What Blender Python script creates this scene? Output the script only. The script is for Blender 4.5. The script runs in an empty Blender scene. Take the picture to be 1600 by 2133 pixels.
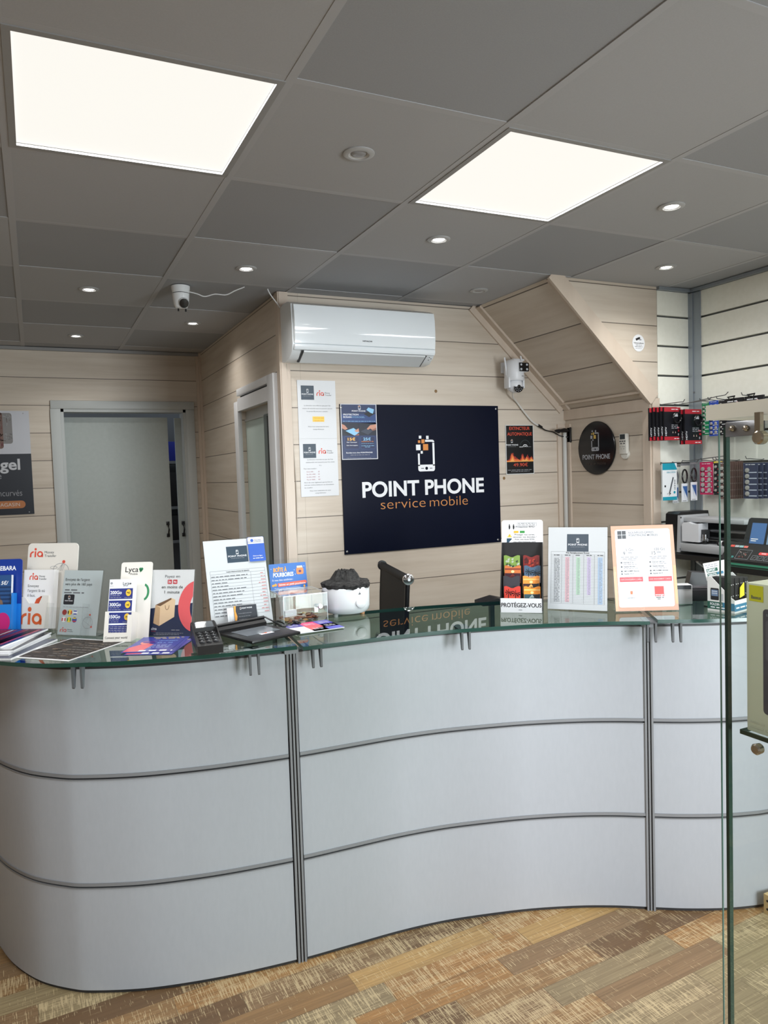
import bpy, bmesh, math, random
from math import sin, cos, pi, radians as rad
from mathutils import Vector, Matrix

S = bpy.context.scene
COL = S.collection
random.seed(7)

# ------------------------------------------------------------------ camera, light, exposure
cam_d = bpy.data.cameras.new('camera')
cam = bpy.data.objects.new('camera', cam_d)
COL.objects.link(cam)
S.camera = cam
cam_d.sensor_fit = 'HORIZONTAL'
cam_d.sensor_width = 36.0
cam_d.lens = 36.0 * 1539.22 / 1600.0
cam_d.clip_start = 0.02
_r = Vector((0.9035158811, -0.4273428796, -0.0322042826))
_d = Vector((-0.0514857438, -0.0336377785, -0.9981070674))
_f = Vector((0.4254506678, 0.9034636479, -0.0523943331))
mw = Matrix.Identity(4)
for k in range(3):
    mw[k][0], mw[k][1], mw[k][2] = _r[k], -_d[k], -_f[k]
mw[0][3], mw[1][3], mw[2][3] = 0.02222, -1.65448, 1.59457
cam.matrix_world = mw

S.view_settings.view_transform = 'Standard'
S.view_settings.look = 'None'
S.view_settings.gamma = 1.0
S.view_settings.use_curve_mapping = False
S.view_settings.exposure = 0.04

world = bpy.data.worlds.new('world')
S.world = world
world.use_nodes = True
world.node_tree.nodes['Background'].inputs[0].default_value = (0.80, 0.88, 1.0, 1)
world.node_tree.nodes['Background'].inputs[1].default_value = 0.6

def area(name, loc, target, sx, sy, power, color=(1, 1, 1)):
    L = bpy.data.lights.new(name, 'AREA')
    L.shape = 'RECTANGLE'; L.size = sx; L.size_y = sy; L.energy = power; L.color = color
    o = bpy.data.objects.new(name, L); COL.objects.link(o)
    o.location = loc
    o.rotation_euler = (Vector(target) - Vector(loc)).to_track_quat('-Z', 'Y').to_euler()
    return o
# daylight through the glazed shop front behind the camera
dl = area('daylight', (2.2, -3.05, 1.12), (1.0, 0.6, 0.62), 1.1, 1.6, 40, (0.90, 0.96, 1.0))
dl.data.spread = rad(80)

PANEL_EMIT = 0.95          # what the diffuser shows
PANEL_POWER = 13.0         # watts of each panel's lamp
SPOT_POWER = 12.0

S.cycles.max_bounces = 8
S.cycles.transparent_max_bounces = 24
S.cycles.caustics_reflective = False
S.cycles.caustics_refractive = False
S.cycles.sample_clamp_indirect = 4.0

# ------------------------------------------------------------------ materials
def lin(c):
    out = []
    for v in c[:3]:
        v = v / 255.0
        out.append(v / 12.92 if v <= 0.04045 else ((v + 0.055) / 1.055) ** 2.4)
    return tuple(out) + (1.0,)
_mats = {}
def M(c, rough=0.5, metal=0.0, spec=0.5, emit=0.0, coat=0.0):
    key = (tuple(c), rough, metal, spec, emit, coat)
    if key in _mats: return _mats[key]
    m = bpy.data.materials.new('paint_%d_%d_%d' % tuple(int(x) for x in c[:3]))
    m.use_nodes = True
    b = m.node_tree.nodes['Principled BSDF']
    b.inputs['Base Color'].default_value = lin(c)
    b.inputs['Roughness'].default_value = rough
    b.inputs['Metallic'].default_value = metal
    b.inputs['Specular IOR Level'].default_value = spec
    b.inputs['Coat Weight'].default_value = coat
    if emit:
        b.inputs['Emission Color'].default_value = lin(c)
        b.inputs['Emission Strength'].default_value = emit
    _mats[key] = m
    return m
class NT:
    def __init__(s, name):
        s.m = bpy.data.materials.new(name); s.m.use_nodes = True
        s.t = s.m.node_tree; s.n = s.t.nodes; s.l = s.t.links
        s.b = s.n['Principled BSDF']
    def add(s, typ, **kw):
        n = s.n.new(typ)
        for k, v in kw.items(): setattr(n, k, v)
        return n
    def put(s, sock, v):
        if isinstance(v, bpy.types.NodeSocket): s.l.new(v, sock)
        else: sock.default_value = v
    def math(s, op, a, b=0.0, c=0.0):
        n = s.add('ShaderNodeMath', operation=op)
        s.put(n.inputs[0], a); s.put(n.inputs[1], b); s.put(n.inputs[2], c)
        return n.outputs[0]
    def pos(s):
        return s.add('ShaderNodeTexCoord').outputs['Object']
    def mapping(s, v, scale=(1, 1, 1), rot=(0, 0, 0), loc=(0, 0, 0)):
        n = s.add('ShaderNodeMapping')
        s.l.new(v, n.inputs['Vector'])
        n.inputs['Scale'].default_value = scale; n.inputs['Rotation'].default_value = rot; n.inputs['Location'].default_value = loc
        return n.outputs[0]
    def sep(s, v):
        n = s.add('ShaderNodeSeparateXYZ'); s.l.new(v, n.inputs[0]); return n.outputs
    def comb(s, x, y, z):
        n = s.add('ShaderNodeCombineXYZ')
        for i, q in enumerate((x, y, z)): s.put(n.inputs[i], q)
        return n.outputs[0]
    def noise(s, v, scale=1.0, detail=3.0, rough=0.55):
        n = s.add('ShaderNodeTexNoise'); s.l.new(v, n.inputs['Vector'])
        n.inputs['Scale'].default_value = scale; n.inputs['Detail'].default_value = detail; n.inputs['Roughness'].default_value = rough
        return n.outputs[0]
    def white(s, v):
        n = s.add('ShaderNodeTexWhiteNoise', noise_dimensions='3D'); s.l.new(v, n.inputs['Vector']); return n.outputs[0]
    def ramp(s, f, stops, interp='LINEAR'):
        n = s.add('ShaderNodeValToRGB'); s.l.new(f, n.inputs[0])
        e = n.color_ramp.elements; n.color_ramp.interpolation = interp
        while len(e) < len(stops): e.new(0.5)
        for q, (p, c) in zip(e, stops): q.position = p; q.color = lin(c)
        return n.outputs[0]
    def mix(s, f, a, b, mode='MIX'):
        n = s.add('ShaderNodeMix', data_type='RGBA', blend_type=mode)
        s.put(n.inputs[0], f); s.put(n.inputs[6], a); s.put(n.inputs[7], b)
        return n.outputs[2]
    def bump(s, h, strength=0.2, dist=0.01):
        n = s.add('ShaderNodeBump'); s.l.new(h, n.inputs['Height'])
        n.inputs['Strength'].default_value = strength; n.inputs['Distance'].default_value = dist
        s.l.new(n.outputs[0], s.b.inputs['Normal'])

def mat_plank_wall():
    t = NT('pale_wood_planks')
    p = t.pos(); x, y, z = t.sep(p)
    zz = t.math('DIVIDE', t.math('SUBTRACT', z, 0.0975), 0.1835)
    row = t.math('FLOOR', zz); fr = t.math('FRACT', zz)
    hz = t.math('ADD', x, y)
    g = t.comb(t.math('MULTIPLY_ADD', hz, 1.6, t.math('MULTIPLY', row, 7.3)), t.math('MULTIPLY', z, 26.0), row)
    n1 = t.noise(g, 1.0, 5.0, 0.6)
    n2 = t.noise(t.comb(t.math('MULTIPLY_ADD', hz, 0.9, t.math('MULTIPLY', row, 3.7)), t.math('MULTIPLY', z, 6.0), row), 1.0, 2.0)
    f = t.math('ADD', t.math('MULTIPLY', n1, 0.6), t.math('MULTIPLY', n2, 0.4))
    c = t.ramp(f, [(0.30, (190, 176, 159)), (0.5, (207, 195, 180)), (0.70, (217, 207, 193))])
    rw = t.white(t.comb(row, 0.0, 0.0))
    c = t.mix(t.math('MULTIPLY', rw, 0.10), c, lin((186, 166, 148)))
    edge = t.math('LESS_THAN', fr, 0.024)
    c = t.mix(t.math('MULTIPLY', edge, 0.85), c, lin((70, 58, 48)))
    t.l.new(c, t.b.inputs['Base Color'])
    t.b.inputs['Roughness'].default_value = 0.48
    t.bump(t.math('SUBTRACT', n1, t.math('MULTIPLY', edge, 3.0)), 0.12, 0.004)
    return t.m
PLANK = mat_plank_wall()

def mat_floor():
    t = NT('mixed_wood_strip_floor')
    p = t.mapping(t.pos(), rot=(0, 0, rad(-2.5)))
    x, y, z = t.sep(p)
    ry = t.math('DIVIDE', t.math('ADD', y, 0.012), 0.0905)
    row = t.math('FLOOR', ry); fy = t.math('FRACT', ry)
    off = t.math('MULTIPLY', t.white(t.comb(row, 3.0, 1.0)), 5.0)
    cx = t.math('DIVIDE', t.math('ADD', x, off), 0.52)
    colm = t.math('FLOOR', cx); fx = t.math('FRACT', cx)
    cell = t.comb(row, colm, 0.0)
    w1 = t.white(cell); w2 = t.white(t.comb(row, colm, 5.0)); w3 = t.white(t.comb(row, colm, 9.0))
    base = t.ramp(w1, [(0.0, (106, 80, 54)), (0.16, (144, 111, 73)), (0.30, (150, 133, 99)), (0.46, (178, 143, 91)), (0.60, (134, 107, 77)), (0.74, (156, 115, 69)), (0.88, (140, 123, 93))], 'CONSTANT')
    gv = t.comb(t.math('MULTIPLY_ADD', x, 2.2, t.math('MULTIPLY', w2, 40.0)), t.math('MULTIPLY', y, 150.0), w2)
    grain = t.noise(gv, 1.0, 4.0, 0.6)
    c = t.mix(t.math('MULTIPLY', t.math('SUBTRACT', 0.60, grain), 1.6), base, lin((84, 62, 40)))
    cloud = t.noise(t.comb(t.math('MULTIPLY', x, 4.0), t.math('MULTIPLY', y, 16.0), w2), 1.0, 3.0)
    c = t.mix(t.math('MULTIPLY', t.math('SUBTRACT', cloud, 0.4), 0.8), c, lin((98, 80, 58)))
    # thin pale saw marks, mostly across the strips, fewer along them
    saw = t.noise(t.comb(t.math('MULTIPLY', x, 330.0), t.math('MULTIPLY', y, 16.0), w2), 1.0, 2.0, 0.5)
    saw2 = t.noise(t.comb(t.math('MULTIPLY', x, 9.0), t.math('MULTIPLY', y, 420.0), w3), 1.0, 2.0, 0.5)
    blot = t.noise(t.comb(t.math('MULTIPLY', x, 9.0), t.math('MULTIPLY', y, 26.0), w3), 1.0, 3.0, 0.6)
    thr = t.math('MULTIPLY_ADD', w3, 0.20, t.math('MULTIPLY_ADD', blot, -0.42, 0.71))
    s1 = t.math('MULTIPLY', t.math('GREATER_THAN', saw, thr), 0.62)
    s2 = t.math('MULTIPLY', t.math('GREATER_THAN', saw2, t.math('ADD', thr, 0.05)), 0.45)
    c = t.mix(t.math('MAXIMUM', s1, s2), c, lin((202, 180, 140)))
    e = t.math('MAXIMUM', t.math('LESS_THAN', fy, 0.014), t.math('LESS_THAN', fx, 0.004))
    c = t.mix(t.math('MULTIPLY', e, 0.55), c, lin((60, 44, 30)))
    t.l.new(c, t.b.inputs['Base Color'])
    t.b.inputs['Roughness'].default_value = 0.5
    t.bump(t.math('ADD', grain, s1), 0.1, 0.002)
    return t.m

def mat_speckle(name, c1, c2, scale=120.0, rough=0.8, bump=0.1, spec=0.4, metal=0.0, stretch=(1, 1, 1)):
    t = NT(name)
    n = t.noise(t.mapping(t.pos(), scale=stretch), scale, 3.0)
    t.l.new(t.ramp(n, [(0.3, c1), (0.7, c2)]), t.b.inputs['Base Color'])
    t.b.inputs['Roughness'].default_value = rough; t.b.inputs['Metallic'].default_value = metal
    t.b.inputs['Specular IOR Level'].default_value = spec
    if bump: t.bump(n, bump, 0.002)
    return t.m

def mat_glass(name, tint, ior=1.5, rough=0.0, gain=1.0):
    m = bpy.data.materials.new(name); m.use_nodes = True
    n, l = m.node_tree.nodes, m.node_tree.links
    n.clear()
    out = n.new('ShaderNodeOutputMaterial'); mx = n.new('ShaderNodeMixShader')
    tr = n.new('ShaderNodeBsdfTransparent'); gl = n.new('ShaderNodeBsdfGlossy'); fr = n.new('ShaderNodeFresnel')
    tr.inputs[0].default_value = tuple(tint) + (1,)
    gl.inputs['Roughness'].default_value = rough
    gl.inputs['Color'].default_value = (0.95, 0.98, 0.97, 1)
    fr.inputs['IOR'].default_value = ior
    ge = n.new('ShaderNodeNewGeometry'); fm = n.new('ShaderNodeMath'); fm.operation = 'MULTIPLY_ADD'      # only the outer side of a sheet reflects
    fm.inputs[1].default_value = -1.0; fm.inputs[2].default_value = 1.0; l.new(ge.outputs['Backfacing'], fm.inputs[0])
    fx = n.new('ShaderNodeMath'); fx.operation = 'MULTIPLY'; l.new(fr.outputs[0], fx.inputs[0]); l.new(fm.outputs[0], fx.inputs[1])
    l.new(fx.outputs[0], mx.inputs[0]); l.new(tr.outputs[0], mx.inputs[1]); l.new(gl.outputs[0], mx.inputs[2])
    l.new(mx.outputs[0], out.inputs[0])
    return m
GLASS_TOP = mat_glass('green_counter_glass', (0.62, 0.76, 0.715), 1.75)
GLASS_CLEAR = mat_glass('clear_cabinet_glass', (0.93, 0.96, 0.95), 1.45)
ACRYL = mat_glass('clear_acrylic', (0.965, 0.97, 0.97), 1.4)
EDGE_GREEN = M((22, 62, 52), 0.12, spec=0.6)
EDGE_DARK = M((30, 52, 46), 0.15, spec=0.6)
ACRYL_EDGE = M((196, 204, 206), 0.15)
CEIL_LIGHT = mat_speckle('ceiling_tile_light', (170, 171, 174), (174, 175, 178), 300, 0.75, 0.02)
CEIL_DARK = mat_speckle('ceiling_tile_dark', (154, 156, 160), (159, 161, 165), 300, 0.75, 0.02)
CEIL_BAR = M((174, 175, 178), 0.6)
SILVER = mat_speckle('brushed_silver_laminate', (160, 163, 169), (163, 166, 172), 90, 0.42, 0.0, 0.5, 0.0, (1, 1, 0.3))
TRIM_ALU = M((122, 123, 126), 0.45)
TRIM_DARK = M((40, 40, 42), 0.5)
BEIGE_TRIM = mat_speckle('beige_trim', (204, 188, 172), (212, 197, 181), 14, 0.45, 0.02, 0.5, 0.0, (1, 1, 0.2))
DOOR_GREY = mat_speckle('painted_door', (168, 175, 172), (173, 180, 177), 40, 0.5, 0.02)
CASING = M((186, 190, 189), 0.45)
SLAT = mat_speckle('cream_slat_board', (240, 240, 229), (245, 245, 235), 40, 0.4, 0.0)
WHITE = M((222, 223, 225), 0.5)
WHITE_GLOSS = M((234, 237, 239), 0.12, coat=0.3)
DIFFUSER = M((60, 60, 60), 0.6)
DIFFUSER = DIFFUSER.copy(); _b = DIFFUSER.node_tree.nodes['Principled BSDF']; _b.inputs['Emission Color'].default_value = lin((253, 250, 242)); _b.inputs['Emission Strength'].default_value = PANEL_EMIT
BLACK = M((16, 16, 18), 0.35)
BLACK_MATT = M((20, 20, 21), 0.65)
CHROME = M((205, 205, 208), 0.12, 1.0)
STEEL = M((150, 150, 152), 0.3, 0.9)
NAVY = M((7, 13, 34), 0.32, spec=0.12)
PAPER = M((222, 224, 227), 0.6)
INK = M((24, 24, 28), 0.6)

# ------------------------------------------------------------------ mesh helpers
_txt = {}
def text_mesh(s, bold=0.0, shear=0.0):
    key = (s, bold, shear)
    if key in _txt: return _txt[key]
    c = bpy.data.curves.new('lettering', 'FONT'); c.body = s; c.size = 1.0; c.offset = bold; c.resolution_u = 6 if len(s) < 24 else 3; c.shear = shear
    o = bpy.data.objects.new('lettering', c)
    me = bpy.data.meshes.new_from_object(o)
    vs = [tuple(v.co)[:2] for v in me.vertices]; fs = [tuple(p.vertices) for p in me.polygons]
    bpy.data.objects.remove(o); bpy.data.curves.remove(c); bpy.data.meshes.remove(me)
    if not vs: vs = [(0, 0)]
    _txt[key] = (vs, fs, min(v[0] for v in vs), max(v[0] for v in vs))
    return _txt[key]
CAP = 0.729

class MB:
    def __init__(s): s.v = []; s.f = []; s.mi = []; s.sm = []; s.mats = []; s.T = Matrix.Identity(4)
    def mat(s, m):
        if m not in s.mats: s.mats.append(m)
        return s.mats.index(m)
    def raw(s, vs, fs, m, smooth=False):
        b = len(s.v); k = s.mat(m)
        s.v += [tuple(s.T @ Vector(v)) for v in vs]
        for f in fs: s.f.append(tuple(b + i for i in f)); s.mi.append(k); s.sm.append(smooth)
    def box(s, c, size, m, rz=0.0, bev=0.0):
        hx, hy, hz = size[0] / 2, size[1] / 2, size[2] / 2
        R = Matrix.Rotation(rz, 4, 'Z'); C_ = Vector(c)
        if bev <= 0:
            vs = [C_ + R @ Vector((x, y, z)) for x in (-hx, hx) for y in (-hy, hy) for z in (-hz, hz)]
            s.raw(vs, [(0, 1, 3, 2), (4, 6, 7, 5), (0, 4, 5, 1), (2, 3, 7, 6), (0, 2, 6, 4), (1, 5, 7, 3)], m)
        else:
            bm = bmesh.new(); bmesh.ops.create_cube(bm, size=1.0)
            for v in bm.verts: v.co = Vector((v.co.x * size[0], v.co.y * size[1], v.co.z * size[2]))
            bmesh.ops.bevel(bm, geom=bm.edges[:], offset=bev, segments=2, profile=0.5, affect='EDGES')
            bm.verts.index_update()
            s.raw([C_ + R @ v.co for v in bm.verts], [tuple(v.index for v in f.verts) for f in bm.faces], m)
            bm.free()
    def prism(s, poly, z0, z1, m, mside=None):          # poly in xy, extruded along z
        n = len(poly)
        vs = [(x, y, z0) for x, y in poly] + [(x, y, z1) for x, y in poly]
        s.raw(vs, [tuple(range(n))[::-1], tuple(range(n, 2 * n))], m)
        s.raw(vs, [(i, (i + 1) % n, n + (i + 1) % n, n + i) for i in range(n)], mside or m)
    def slab(s, poly, y0, y1, m, mside=None):           # poly in xz, extruded along y
        n = len(poly)
        vs = [(x, y0, z) for x, z in poly] + [(x, y1, z) for x, z in poly]
        s.raw(vs, [tuple(range(n)), tuple(range(n, 2 * n))[::-1]], m)
        s.raw(vs, [(i, n + i, n + (i + 1) % n, (i + 1) % n) for i in range(n)], mside or m)
    def slabx(s, poly, x0, x1, m, mside=None):          # poly in yz, extruded along x
        n = len(poly)
        vs = [(x0, y, z) for y, z in poly] + [(x1, y, z) for y, z in poly]
        s.raw(vs, [tuple(range(n))[::-1], tuple(range(n, 2 * n))], m)
        s.raw(vs, [(i, (i + 1) % n, n + (i + 1) % n, n + i) for i in range(n)], mside or m)
    def lathe(s, prof, m, seg=24, axis='Z', c=(0, 0, 0), smooth=True, cap=True):
        vs = []; fs = []
        for r, z in prof:
            for k in range(seg):
                a = 2 * pi * k / seg; q = (r * cos(a), r * sin(a), z)
                if axis == 'Y': q = (q[0], q[2], q[1])
                if axis == 'X': q = (q[2], q[0], q[1])
                vs.append((q[0] + c[0], q[1] + c[1], q[2] + c[2]))
        n = len(prof)
        for i in range(n - 1):
            for k in range(seg):
                a, b = i * seg + k, i * seg + (k + 1) % seg
                fs.append((a, b, b + seg, a + seg))
        s.raw(vs, fs, m, smooth)
        if cap:
            s.raw(vs, [tuple(range(seg))[::-1], tuple(range((n - 1) * seg, n * seg))], m)
    def tube(s, pts, r, m, seg=6, smooth=True):
        pts = [Vector(p) for p in pts]; rings = []; up = Vector((0.13, 0.21, 0.97)).normalized()
        vs = []; fs = []
        for i, p in enumerate(pts):
            d = (pts[min(i + 1, len(pts) - 1)] - pts[max(i - 1, 0)]).normalized()
            a = d.cross(up)
            if a.length < 1e-3: a = d.cross(Vector((1, 0, 0)))
            a.normalize(); b = d.cross(a)
            rr = r[i] if isinstance(r, (list, tuple)) else r
            for k in range(seg): vs.append(p + a * (rr * cos(2 * pi * k / seg)) + b * (rr * sin(2 * pi * k / seg)))
        for i in range(len(pts) - 1):
            for k in range(seg):
                q, w = i * seg + k, i * seg + (k + 1) % seg
                fs.append((q, w, w + seg, q + seg))
        s.raw(vs, fs, m, smooth)
        n = len(pts); s.raw(vs, [tuple(range(seg))[::-1], tuple(range((n - 1) * seg, n * seg))], m)
    def grid(s, rows, m, smooth=True, close=False):     # rows: equally long lists of points
        w = len(rows[0]); vs = [p for r in rows for p in r]; fs = []
        for i in range(len(rows) - 1):
            for k in range(w - 1 if not close else w):
                a, b = i * w + k, i * w + (k + 1) % w
                fs.append((a, b, b + w, a + w))
        s.raw(vs, fs, m, smooth)
    def build(s, name, parent=None, loc=(0, 0, 0), rz=0.0, rot=None):
        me = bpy.data.meshes.new(name)
        me.from_pydata(s.v, [], s.f)
        for m in s.mats: me.materials.append(m)
        me.polygons.foreach_set('material_index', s.mi)
        me.polygons.foreach_set('use_smooth', s.sm)
        bm = bmesh.new(); bm.from_mesh(me)
        bmesh.ops.remove_doubles(bm, verts=bm.verts, dist=1e-6)
        bm.to_mesh(me); bm.free()
        me.update(); me.set_sharp_from_angle(angle=rad(38))
        o = bpy.data.objects.new(name, me); COL.objects.link(o)
        o.location = loc
        o.rotation_euler = rot if rot else (0, 0, rz)
        if parent: o.parent = parent
        return o

class Card:
    """A flat printed sheet: coordinates in print pixels (x right, y down) laid on a plane."""
    def __init__(s, mb, W, H, pw, ph, T=None, th=0.0006, base=None, back=None, radius=0.0):
        s.mb, s.W, s.H, s.pw, s.ph = mb, W, H, pw, ph
        s.T = T or Matrix.Identity(4)     # plane frame: local x right, z up, front towards -y
        s.k = 0
        if base:
            poly = [(0, 0), (W, 0), (W, H), (0, H)] if not radius else s.rr(0, 0, W, H, radius)
            old = mb.T; mb.T = old @ s.T
            mb.slab(poly, 0.0, th, base, back or base)
            mb.T = old
    def rr(s, x0, z0, x1, z1, r, n=5):
        out = []
        for cx, cz, a0 in ((x0 + r, z0 + r, pi), (x1 - r, z0 + r, 1.5 * pi), (x1 - r, z1 - r, 0), (x0 + r, z1 - r, .5 * pi)):
            for i in range(n + 1):
                a = a0 + .5 * pi * i / n; out.append((cx + r * cos(a), cz + r * sin(a)))
        return out
    def P(s, x, y): return (x / s.pw * s.W, s.H - y / s.ph * s.H)
    def _emit(s, pts, fs, m, lay):
        d = -0.00025 * lay - 0.0001
        old = s.mb.T; s.mb.T = old @ s.T
        s.mb.raw([(a, d, b) for a, b in pts], fs, m)
        s.mb.T = old
    def poly(s, pts, m, lay=1):
        q = [s.P(*p) for p in pts]; s._emit(q, [tuple(range(len(q)))], m, lay)
    def rect(s, x0, y0, x1, y1, m, lay=1): s.poly([(x0, y1), (x1, y1), (x1, y0), (x0, y0)], m, lay)
    def rrect(s, x0, y0, x1, y1, r, m, lay=1):
        s.poly([(a, b) for a, b in s.rr(x0, y0, x1, y1, r)][::-1], m, lay)
    def ell(s, cx, cy, rx, ry, m, lay=1, n=24):
        s.poly([(cx + rx * cos(2 * pi * i / n), cy - ry * sin(2 * pi * i / n)) for i in range(n)], m, lay)
    def arc(s, cx, cy, rx, ry, w, a0, a1, m, lay=1, n=24):
        pts = []
        for i in range(n + 1):
            a = rad(a0 + (a1 - a0) * i / n); pts.append(((cx + rx * cos(a), cy - ry * sin(a)), (cx + (rx - w) * cos(a), cy - (ry - w) * sin(a))))
        for i in range(n): s.poly([pts[i][0], pts[i + 1][0], pts[i + 1][1], pts[i][1]], m, lay)
    def line(s, x0, y0, x1, y1, w, m, lay=1):
        L = math.hypot(x1 - x0, y1 - y0) or 1; nx, ny = -(y1 - y0) / L * w / 2, (x1 - x0) / L * w / 2
        s.poly([(x0 + nx, y0 + ny), (x1 + nx, y1 + ny), (x1 - nx, y1 - ny), (x0 - nx, y0 - ny)], m, lay)
    def outline(s, x0, y0, x1, y1, w, m, lay=1):
        s.line(x0, y0, x1, y0, w, m, lay); s.line(x0, y1, x1, y1, w, m, lay); s.line(x0, y0, x0, y1, w, m, lay); s.line(x1, y0, x1, y1, w, m, lay)
    def text(s, t, x, y, cap, m, w=None, al='l', bold=0.0, lay=2, shear=0.0, slope=0.0):
        """x, y = left (or centre / right) end of the baseline; cap = capital height; w = total width if fitted"""
        vs, fs, a, b = text_mesh(t, bold, shear)
        sy = cap / CAP; sx = (w / (b - a)) if (w and b > a) else sy
        W_ = (b - a) * sx
        x0 = x - (0 if al == 'l' else W_ / 2 if al == 'c' else W_)
        pts = [s.P(x0 + (q[0] - a) * sx, y - q[1] * sy + slope * (q[0] - a) * sx) for q in vs]
        s._emit(pts, fs, m, lay)
        return x0 + W_
    def bars(s, x0, y, x1, h, m, lay=2, seed=0, words=True):
        """one line of print too small to read"""
        r = random.Random(seed * 991 + int(y * 13) + int(x0)); x = x0
        while x < x1 - h:
            L = min(x1 - x, h * r.uniform(1.5, 5.0)); s.rect(x, y - h * .5, x + L, y + h * .12, m, lay); x += L + h * 0.8

def tag(o, label, cat, group=None, kind=None):
    o['label'] = label; o['category'] = cat
    if group: o['group'] = group
    if kind: o['kind'] = kind
    return o
def struct(o): o['kind'] = 'structure'; return o
def thing(name, label, cat, loc=(0, 0, 0), rz=0.0, group=None):
    o = bpy.data.objects.new(name, None); COL.objects.link(o)
    o.location = loc; o.rotation_euler = (0, 0, rz); o.empty_display_size = 0.05
    return tag(o, label, cat, group)
def lean(t, off=(0, 0, 0)):               # plane leaning back from the viewer by t degrees
    return Matrix.Translation(off) @ Matrix.Rotation(rad(-t), 4, 'X')
FLAT = Matrix.Rotation(rad(-90), 4, 'X')  # sheet lying on its back, its top away from the viewer
def dup(root, loc=None, rz=None, label=None, group=None):
    r = root.copy(); COL.objects.link(r)
    if loc is not None: r.location = loc
    if rz is not None: r.rotation_euler = (0, 0, rz)
    if label: r['label'] = label
    if group: r['group'] = group
    for ch in list(root.children):
        c = ch.copy(); COL.objects.link(c); c.parent = r
        for g in list(ch.children):
            d = g.copy(); COL.objects.link(d); d.parent = c
    return r
# ------------------------------------------------------------------ the room
H = 2.5; YB = 3.78; YS = 1.88; YR = 1.20; XR = 3.18; XRET = 1.15; XST = 2.29; XN = 2.90
XL = -2.3; YF = -3.2

b = MB(); b.box((0.9, 0.6, -0.02), (7.2, 8.6, 0.04), mat_floor()); struct(b.build('floor'))

# ceiling: a grid of 600 mm tiles, two tones alternating, on T bars
b = MB()
LIGHT_TILES = {(4, -1), (-2, 0), (0, 0), (2, 0), (-1, -3), (3, -3)}  # includes four unseen tiles for the added fill panels
for i in range(-5, 6):
    for j in range(-6, 7):
        if (i, j) in LIGHT_TILES: continue
        x0, x1, y0, y1 = i * .6, (i + 1) * .6, j * .6, (j + 1) * .6
        x0, x1 = max(x0, XL - .1), min(x1, 3.34); y1 = min(y1, 3.9); y0 = max(y0, YF - .1)
        if x1 <= x0 or y1 <= y0: continue
        m = CEIL_DARK if (i + j) % 2 == 0 else CEIL_LIGHT
        dz = 0.003 if (i + j) % 2 == 0 else 0.0012
        b.box(((x0 + x1) / 2, (y0 + y1) / 2, H + dz + .012), (x1 - x0 - .02, y1 - y0 - .02, .024), m)
for i in range(-4, 7): b.box((min(i * .6, 3.32), 0.3, H + .008), (.022, 7.2, .016), CEIL_BAR)
for j in range(-5, 7): b.box((0.5, j * .6, H + .0085), (5.8, .022, .015), CEIL_BAR)
b.box((0.5, 0.3, H + .06), (5.9, 7.4, .03), M((120, 120, 120), .8))
struct(b.build('ceiling'))

def wallbox(name, x0, x1, y0, y1, z0, z1, m):
    q = MB(); q.box(((x0 + x1) / 2, (y0 + y1) / 2, (z0 + z1) / 2), (x1 - x0, y1 - y0, z1 - z0), m); return struct(q.build(name))
# back wall with the doorway 0.20..1.03 wide, 2.10 high
DX0, DX1, DZ = 0.205, 1.028, 2.095
q = MB()
q.box(((XL + DX0) / 2, YB + .05, H / 2), (DX0 - XL, .1, H), PLANK)
q.box(((DX1 + 1.25) / 2, YB + .05, H / 2), (1.25 - DX1, .1, H), PLANK)
q.box(((DX0 + DX1) / 2, YB + .05, (H + DZ) / 2), (DX1 - DX0, .1, H - DZ), PLANK)
struct(q.build('wall_back'))
wallbox('wall_left', XL - .1, XL, YF, YB, 0, H, PLANK)
# short wall turning back beside the air conditioner, with its own doorway
EY0, EY1, EZ = 2.05, 2.67, 1.985
q = MB()
q.box((XRET + .05, (YS + EY0) / 2, H / 2), (.1, EY0 - YS, H), PLANK)
q.box((XRET + .05, (EY1 + YB) / 2, H / 2), (.1, YB - EY1, H), PLANK)
q.box((XRET + .05, (EY0 + EY1) / 2, (H + EZ) / 2), (.1, EY1 - EY0, H - EZ), PLANK)
struct(q.build('wall_return'))
# wall that carries the sign; its right part is cut off by the sloping stair
ZL = 1.934
q = MB()
q.slab([(XRET + .1005, 0), (XN + .06, 0), (XN + .06, ZL - .04), (XST, H), (XRET + .1005, H)], YS, YS + .08, PLANK)
struct(q.build('wall_sign'))
# stair soffit, stair side and the niche wall under it
q = MB()
q.raw([(XST, YS, H), (XST, YR, H), (XN, YR, ZL), (XN, YS, ZL)], [(0, 1, 2, 3)], PLANK)
dxs, dzs = XN - XST, ZL - H
nx, nz = dzs, -dxs
ln = math.hypot(nx, nz); nx, nz = -nx / ln * .03, -nz / ln * .03
q.raw([(XST + nx, YS, H + nz), (XST + nx, YR + .04, H + nz), (XN + nx, YR + .04, ZL + nz), (XN + nx, YS, ZL + nz)], [(3, 2, 1, 0)], PLANK)
struct(q.build('trim_1'))
q = MB(); q.slab([(XST, H), (XN, ZL), (2.945, ZL), (2.945, H)], YR, YR + .04, PLANK); struct(q.build('wall_stair'))
wallbox('wall_niche', XN, XN + .06, YR + .04, YS, 0, ZL + .02, PLANK)

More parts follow.
